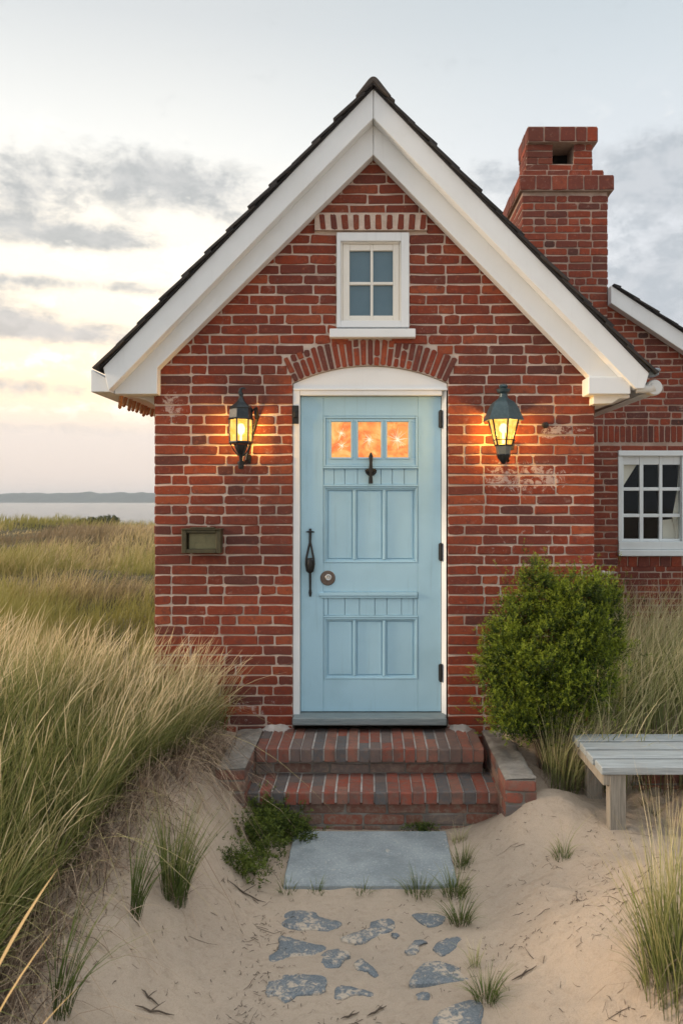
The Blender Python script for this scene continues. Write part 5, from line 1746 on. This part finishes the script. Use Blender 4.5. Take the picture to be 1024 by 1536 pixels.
# tufts: things of their own
def tuft(name, label, cat, px, py, n_, h, spread, width=0.004, mats=(M_tuft,), lean=(0.1, 0.0), lsd=0.45, tint=(0.45, 0.2), group="grass tufts in the sand", zground=0.02, seeds=0, curl=1.6, segs=5):
    X0, Y0, z = ground_at(px, py)
    a_ = nrng.uniform(0, 2 * np.pi, n_); r = spread * np.sqrt(nrng.uniform(0, 1, n_))
    x, y = X0 + r * np.cos(a_), Y0 + r * np.sin(a_)
    out_dir = np.stack([np.cos(a_), np.sin(a_)], -1) * (r / spread)[:, None] * lsd
    ln_ = out_dir + np.array(lean)[None, :] + nrng.normal(0, 0.15, (n_, 2))
    h *= 1.15
    hh_ = h * nrng.uniform(0.5, 1.1, n_)
    parts = [(blades(on_ground(x, y, 0.005), hh_, width * nrng.uniform(0.7, 1.2, n_), ln_, segs, nrng.normal(tint[0], tint[1], n_), curl=curl), 0)]
    if len(mats) > 1:
        k = n_ // 3
        parts.append((blades(on_ground(x[:k], y[:k], 0.005), h * nrng.uniform(0.25, 0.55, k), width * 0.5 * np.ones(k), nrng.normal(0, 0.8, (k, 2)), 5, nrng.uniform(0.2, 0.9, k), curl=1.2, droop=0.7), 1))
    o = combine(name, parts, list(mats), loc=(X0, Y0, z))
    return tag(o, label, cat, group)


GT = "grass_tuft"
tuft(GT, "tall dense green tuft on the left sand slope, highest of the slope's tufts", "grass tuft", 262, 1345, 170, 0.42, 0.055, 0.0045, (M_tuft, M_dead), (0.16, 0), 0.35, (0.55, 0.2))
tuft(GT, "slender dark green tuft with fanned blades, left of the tall dense tuft", "grass tuft", 203, 1375, 34, 0.40, 0.020, 0.0055, (M_tuft,), (0.38, 0), 0.30, (0.32, 0.12))
tuft(GT, "sparse long bladed tuft at the bottom left of the sand", "grass tuft", 92, 1525, 40, 0.46, 0.028, 0.005, (M_tuft,), (0.34, 0.0), 0.30, (0.32, 0.12))
tuft(GT, "low tuft at the slab's front left corner", "grass tuft", 430, 1336, 46, 0.075, 0.045, 0.0035, (M_tuft,), (0, 0), 0.9)
tuft(GT, "thin tuft on the slab's front edge, beside the front left corner tuft", "grass tuft", 475, 1340, 26, 0.075, 0.040, 0.0035, (M_tuft,), (0, 0), 0.9)
tuft(GT, "small tuft at the middle of the slab's front edge", "grass tuft", 543, 1339, 30, 0.065, 0.040, 0.004, (M_tuft,), (0, 0), 0.9)
tuft(GT, "spreading bright tuft on the right half of the slab's front edge", "grass tuft", 628, 1341, 90, 0.115, 0.065, 0.0035, (M_tuft, M_dead), (0, 0), 0.8)
tuft(GT, "round green tuft at the slab's front right corner", "grass tuft", 682, 1344, 120, 0.135, 0.055, 0.0035, (M_tuft, M_dead), (0, 0), 0.75)
tuft(GT, "tuft against the middle of the slab's right edge", "grass tuft", 694, 1298, 80, 0.115, 0.048, 0.0035, (M_tuft, M_dead), (0.05, 0), 0.7)
tuft(GT, "wispy pale tuft at the back right corner of the slab", "grass tuft", 688, 1262, 46, 0.11, 0.04, 0.0028, (M_right, M_dead), (0.05, 0), 0.6, (0.6, 0.2))
tuft(GT, "spiky dark green tuft just in front of the slab's right corner", "grass tuft", 690, 1386, 105, 0.14, 0.045, 0.0038, (M_tuft, M_dead), (0.02, 0), 0.9, (0.35, 0.2))
tuft(GT, "thin straw coloured tuft between the spiky dark tuft and the path's front tuft", "grass tuft", 712, 1450, 30, 0.11, 0.02, 0.003, (M_right,), (0.02, 0), 0.6, (0.6, 0.2))
tuft(GT, "spiky green tuft at the right of the path's front stones", "grass tuft", 729, 1500, 100, 0.135, 0.042, 0.0036, (M_tuft, M_dead), (0.0, 0), 0.95, (0.45, 0.2))
tuft(GT, "lone tuft with long bent spikes in the right sand, left of the bench legs", "grass tuft", 842, 1286, 70, 0.075, 0.05, 0.003, (M_tuft, M_dead), (0.0, 0), 0.9, (0.5, 0.2))
tuft(GT, "wiry long spikes rising left of the bench's front leg", "grass tuft", 846, 1280, 12, 0.24, 0.02, 0.0028, (M_right,), (0.0, 0), 1.0, (0.4, 0.2))
tuft(GT, "sparse dark weed under the seat of the bench", "grass tuft", 975, 1215, 26, 0.10, 0.05, 0.003, (M_tuft, M_dead), (0, 0), 0.9)
tuft("grass_clump", "big tall olive grass clump at the bottom right edge", "grass clump", 1030, 1470, 420, 0.46, 0.14, 0.0042, (M_dune, M_dead), (0.02, 0.02), 0.28, (0.42, 0.2), "large grass clumps")
tuft("grass_clump", "spreading wiry grass clump left of the big olive clump", "grass clump", 985, 1455, 150, 0.26, 0.07, 0.003, (M_tuft, M_dead), (-0.28, 0), 0.5, (0.5, 0.2), "large grass clumps")
tuft("grass_clump", "thin tall straw stems in front of the bench seat", "grass clump", 1003, 1395, 40, 0.50, 0.05, 0.0035, (M_right, M_dead), (0.02, 0), 0.18, (0.6, 0.2), "large grass clumps")
tuft("grass_clump", "slender tuft of grass between the shrub and the bench", "grass clump", 842, 1172, 300, 0.50, 0.11, 0.0036, (M_right, M_dead), (0.12, 0), 0.35, (0.5, 0.2), "large grass clumps")

# a few golden stalks close to the camera at lower left
sx0 = -1.0
rt = np.array([[-1.02, -3.45, gz(-1.02, -3.45)], [-0.98, -3.52, gz(-0.98, -3.52)], [-1.06, -3.38, gz(-1.06, -3.38)]])
o = combine("golden_stalks", [(blades(rt, np.array([0.84, 0.76, 0.92]), np.array([0.013, 0.012, 0.011]), np.array([[0.36, -0.05], [0.44, 0], [0.34, 0]]), 14, np.array([0.5, 0.6, 0.7]), seed_head=True), 0)], [M_gold], loc=tuple(rt[0]))
tag(o, "few thick golden grass stalks leaning in from the lower left, nearest the viewer", "grass stalks")


# leafy plants built from sprigs
def sprigs(cent, dirs, ln_, nleaf, lw, ll, tintv):
    """each sprig: leaves set along a short twig"""
    N = len(cent)
    f = nrng.uniform(0, 1, (N, nleaf))
    p = cent[:, None, :] + dirs[:, None, :] * (ln_[:, None] * f)[..., None]
    a_ = nrng.normal(0, 1, (N, nleaf, 3)) + dirs[:, None, :] * 1.1
    a_ /= np.linalg.norm(a_, axis=2, keepdims=True)
    b_ = np.cross(a_, nrng.normal(0, 1, (N, nleaf, 3)))
    b_ /= np.linalg.norm(b_, axis=2, keepdims=True) + 1e-9
    L = ll * nrng.uniform(0.7, 1.3, (N, nleaf, 1)); W = lw * nrng.uniform(0.7, 1.3, (N, nleaf, 1))
    v = np.stack([p, p + a_ * L * 0.5 - b_ * W, p + a_ * L, p + a_ * L * 0.5 + b_ * W], 2).reshape(-1, 3)
    Q = np.arange(N * nleaf * 4).reshape(-1, 4)
    return v, Q, {'along': np.repeat(f.reshape(-1), 4), 'tint': np.repeat(np.repeat(tintv, nleaf), 4), 'patch': np.full(len(v), 0.38)}


def leafy(name, label, cat, lobes, nspr, spl, nleaf, lw, ll, m_, stems=True, group=None, up=0.5, base=None, clump=0):
    """lobes: list of (centre, radii)"""
    base = base or lobes[0][0]
    root = thing(name, label, cat, base, group)
    C, D, T = [], [], []
    vol = np.array([r[0] * r[1] + r[0] * r[2] for c_, r in lobes])
    cnt = (nspr * vol / vol.sum()).astype(int)
    for (c_, r), k in zip(lobes, cnt):
        v = nrng.normal(0, 1, (k, 3)); v /= np.linalg.norm(v, axis=1, keepdims=True)
        lump = 0.79 + 0.70 * (vnoise(v[:, 0] * 3 + c_[0] * 9, v[:, 1] * 3 + v[:, 2] * 4 + c_[2] * 7, 13) - 0.4)
        rad = nrng.uniform(0.12, 1.0, k) ** 0.42
        pos = np.array(c_)[None] + v * np.array(r)[None] * (rad * lump)[:, None]
        if clump:                                              # gather the sprigs into tufts with dark gaps between
            kc = max(4, k // clump)
            own = nrng.integers(0, kc, k)
            tuft_r = np.where(nrng.uniform(0, 1, k) < 0.66, 0.032, 0.085)
            rad2 = nrng.uniform(0.3, 1.0, kc) ** 0.3
            pc = np.array(c_)[None] + v[:kc] * np.array(r)[None] * (rad2 * lump[:kc])[:, None]
            pos = pc[own] + nrng.normal(0, 1, (k, 3)) * tuft_r[:, None] * 0.6
            v = v[:kc][own]
        dd = v * 0.8 + np.array([0, 0, up])[None] + nrng.normal(0, 0.35, (k, 3))
        dd /= np.linalg.norm(dd, axis=1, keepdims=True)
        C.append(pos); D.append(dd)
        T.append(np.clip(0.5 + 0.6 * (vnoise(pos[:, 0] * 18, pos[:, 2] * 18 + pos[:, 1] * 11, 3) - 0.5) + nrng.normal(0, 0.12, k), 0, 1))
    C, D, T = np.concatenate(C), np.concatenate(D), np.concatenate(T)
    ob = combine("foliage", [(sprigs(C, D, spl * nrng.uniform(0.7, 1.3, len(C)), nleaf, lw, ll, T), 0)], [m_], root)
    me_ = ob.data
    co = np.empty(len(me_.vertices) * 3, np.float32); me_.vertices.foreach_get('co', co)
    co = co.reshape(-1, 3) - np.array(base, np.float32)[None]; me_.vertices.foreach_set('co', co.ravel()); me_.update()
    if stems:
        sm = MB()
        for (c_, r) in lobes:
            a_ = Vector(base) * 0; b_ = Vector(c_) - Vector(base)
            sm.tube([tuple(a_ + Vector((b_.x * 0.1, b_.y * 0.1, -0.1))), tuple(a_ + b_ * 0.35 + Vector((0.02, 0.05, 0))), tuple(b_ * 0.8 + Vector((0, 0.06, 0)))], [0.014, 0.008, 0.002], 7)
        sm.build("stem", M_bark, root)
    return root


SY = -0.46
lob = []
for (px, py, rx, rz_) in ((825, 985, 80, 80), (772, 1005, 46, 56), (880, 950, 48, 56), (815, 905, 36, 42), (796, 872, 13, 26), (806, 862, 9, 18), (862, 905, 34, 40), (884, 895, 16, 30), (840, 890, 14, 26), (765, 1062, 42, 44), (832, 1062, 52, 46),
                          (880, 1010, 44, 52), (908, 940, 24, 46), (752, 962, 26, 34), (742, 1010, 22, 40), (800, 1085, 50, 30), (918, 905, 12, 26), (775, 925, 20, 34)):
    c_ = at(px, py, SY)
    k = 4.84 / F
    lob.append(((c_[0], SY + nrng.uniform(-0.06, 0.08), c_[2]), (rx * k, min(rx * k, 0.26), rz_ * k)))
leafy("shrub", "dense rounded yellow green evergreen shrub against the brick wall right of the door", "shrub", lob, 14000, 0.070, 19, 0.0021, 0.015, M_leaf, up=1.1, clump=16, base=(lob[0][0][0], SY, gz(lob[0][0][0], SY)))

lob = []
for (px, py, rx, rh) in ((400, 1250, 42, 26), (432, 1252, 34, 24), (372, 1262, 34, 24), (378, 1290, 34, 24), (358, 1296, 24, 18), (395, 1275, 30, 20), (374, 1312, 20, 14), (452, 1262, 18, 14), (418, 1240, 30, 34), (392, 1232, 30, 36)):
    x_, y_, z_ = ground_at(px, py)
    y_ = min(y_, -0.74)
    k = (y_ - CAMY) / F
    lob.append(((x_, y_, z_ + rh * k * 0.25), (rx * k * 1.1, 0.085, rh * k * 0.7)))
leafy("creeping_plant", "low dark green creeping plant at the left end of the steps", "plant", lob, 1900, 0.042, 14, 0.0024, 0.018, M_moss, stems=False, up=0.8, clump=12, base=(lob[0][0][0], -0.8, gz(lob[0][0][0], -0.8)))
# scrap of weed at the back edge of the slab
c_ = at(625, 1248, -0.72)
leafy("creeping_plant", "thin mossy weed between the slab's back edge and the bottom step", "plant", [((c_[0], -0.715, 0.03), (0.10, 0.02, 0.022)), ((c_[0] + 0.07, -0.72, 0.03), (0.06, 0.02, 0.02))], 130, 0.025, 10, 0.002, 0.012, M_moss, stems=False, base=(c_[0], -0.715, 0.0))
# far dark bush by the water
by = 40.0
c_ = at(150, 774, by)
zb = gz(c_[0], by)
leafy("bush", "dark low bush on the grassland near the water's edge", "bush", [((c_[0] + dx, by + dy, 0.72 + dz), (rx, 0.6, rz_)) for dx, dy, dz, rx, rz_ in ((-0.5, 0, -0.05, 0.75, 0.26), (0.35, 0.1, 0.02, 0.6, 0.30), (0.8, 0, 0.03, 0.25, 0.28))], 900, 0.12, 10, 0.02, 0.07, M_farbush, stems=False, base=(c_[0], by, zb))
# bleached flower at the foot of the wing
c_ = at(910, 862, 0.45)
mb = MB()
for i in range(16):
    q = rng.uniform(0, 6.28); e = rng.uniform(-0.2, 0.9); L = rng.uniform(0.03, 0.085)
    dv = Vector((math.cos(q) * math.cos(e), math.sin(q) * math.cos(e), math.sin(e) * 0.6))
    p0 = Vector(c_)
    mb.tube([tuple(p0), tuple(p0 + dv * L * 0.6 + Vector((0, 0, 0.006))), tuple(p0 + dv * L)], [0.007, 0.009, 0.001], 5)
mb.tube([(c_[0] + 0.02, 0.45, gz(c_[0], 0.45)), (c_[0] + 0.01, 0.45, c_[2] - 0.1), tuple(c_)], 0.004, 5)
tag(mb.build("dried_flower", M_bleach), "bleached white dry flower head above the grass below the wing window", "dried flower")

# litter: twigs and root scraps on the sand
vs = MB()
lr = random.Random(3)
for i in range(2600):
    if i < 1400: x, y = lr.uniform(0.45, 1.5), lr.uniform(-2.7, -0.95)
    elif i < 2200: x, y = lr.uniform(-1.15, -0.35), lr.uniform(-2.6, -0.95)
    else: x, y = lr.uniform(-0.5, 0.5), lr.uniform(-2.6, -1.4)
    if fbm(np.array([x]), np.array([y]), 0.22, 2, 55)[0] < 0.56 and lr.random() < 0.86: continue
    q = lr.uniform(0, 6.28)
    L = lr.uniform(0.006, 0.032) if lr.random() < 0.95 else lr.uniform(0.05, 0.13)
    pts = []
    for s_ in range(4):
        pts.append((x, y, gz(x, y) + 0.003 + (0.004 * s_ if lr.random() < 0.3 else 0)))
        q += lr.uniform(-0.6, 0.6)
        x += math.cos(q) * L / 3; y += math.sin(q) * L / 3
    r = lr.uniform(0.0006, 0.0013)
    vs.tube(pts, [r, r * 1.2, r, r * 0.5], 4)
tag(vs.build("sand_litter", M_twig, fix=False), "scattered dark twig and root scraps on the sand", "litter", kind='stuff')
for (px, py, L, q, lab) in ((232, 1520, 0.13, 0.35, "forked dark twig on the sand at the bottom left"), (225, 1500, 0.08, -0.5, "short dark twig just above the forked twig at bottom left"), (565, 1520, 0.10, 0.75, "dark stick on the path between the front stones"),
                            (525, 1528, 0.08, 0.55, "small dark stick left of the longer stick on the path"), (785, 1462, 0.11, 0.35, "rotten brown stick on the right sand slope"), (370, 1345, 0.18, -0.05, "long dry twig lying below the creeping plant")):
    x, y, _ = ground_at(px, py)
    mb = MB()
    pts = []
    x_, y_ = x - math.cos(q) * L / 2, y - math.sin(q) * L / 2
    for s_ in range(6):
        pts.append((x_, y_, gz(x_, y_) + 0.006 + 0.003 * (s_ % 2)))
        x_ += math.cos(q) * L / 5; y_ += math.sin(q) * L / 5 + rng.uniform(-0.006, 0.006)
    mb.tube(pts, [0.001, 0.0028, 0.0035, 0.003, 0.0025, 0.001], 6)
    p2 = pts[2]
    mb.tube([p2, (p2[0] + L * 0.2, p2[1] + L * 0.22, p2[2] + 0.006), (p2[0] + L * 0.3, p2[1] + L * 0.4, p2[2] + 0.003)], [0.002, 0.0016, 0.0006], 5)
    tag(mb.build("twig", M_twig, smooth=60), lab, "twig", "loose twigs on the sand")

# ------------------------------------------------------------------ evening haze over the water
M_haze = bpy.data.materials.new("haze")
M_haze.use_nodes = True
n = NT(M_haze.node_tree)
pv = n('ShaderNodeVolumePrincipled', {'Color': (0.80, 0.86, 0.92, 1), 'Density': 0.00022, 'Anisotropy': 0.0})
n('ShaderNodeOutputMaterial', {'Volume': pv.outputs[0]})
s = MB()
s.box(-6500, 6500, -700, 6500, -12, 60)
hz_ = s.build("haze", M_haze)
tag(hz_, kind='stuff')
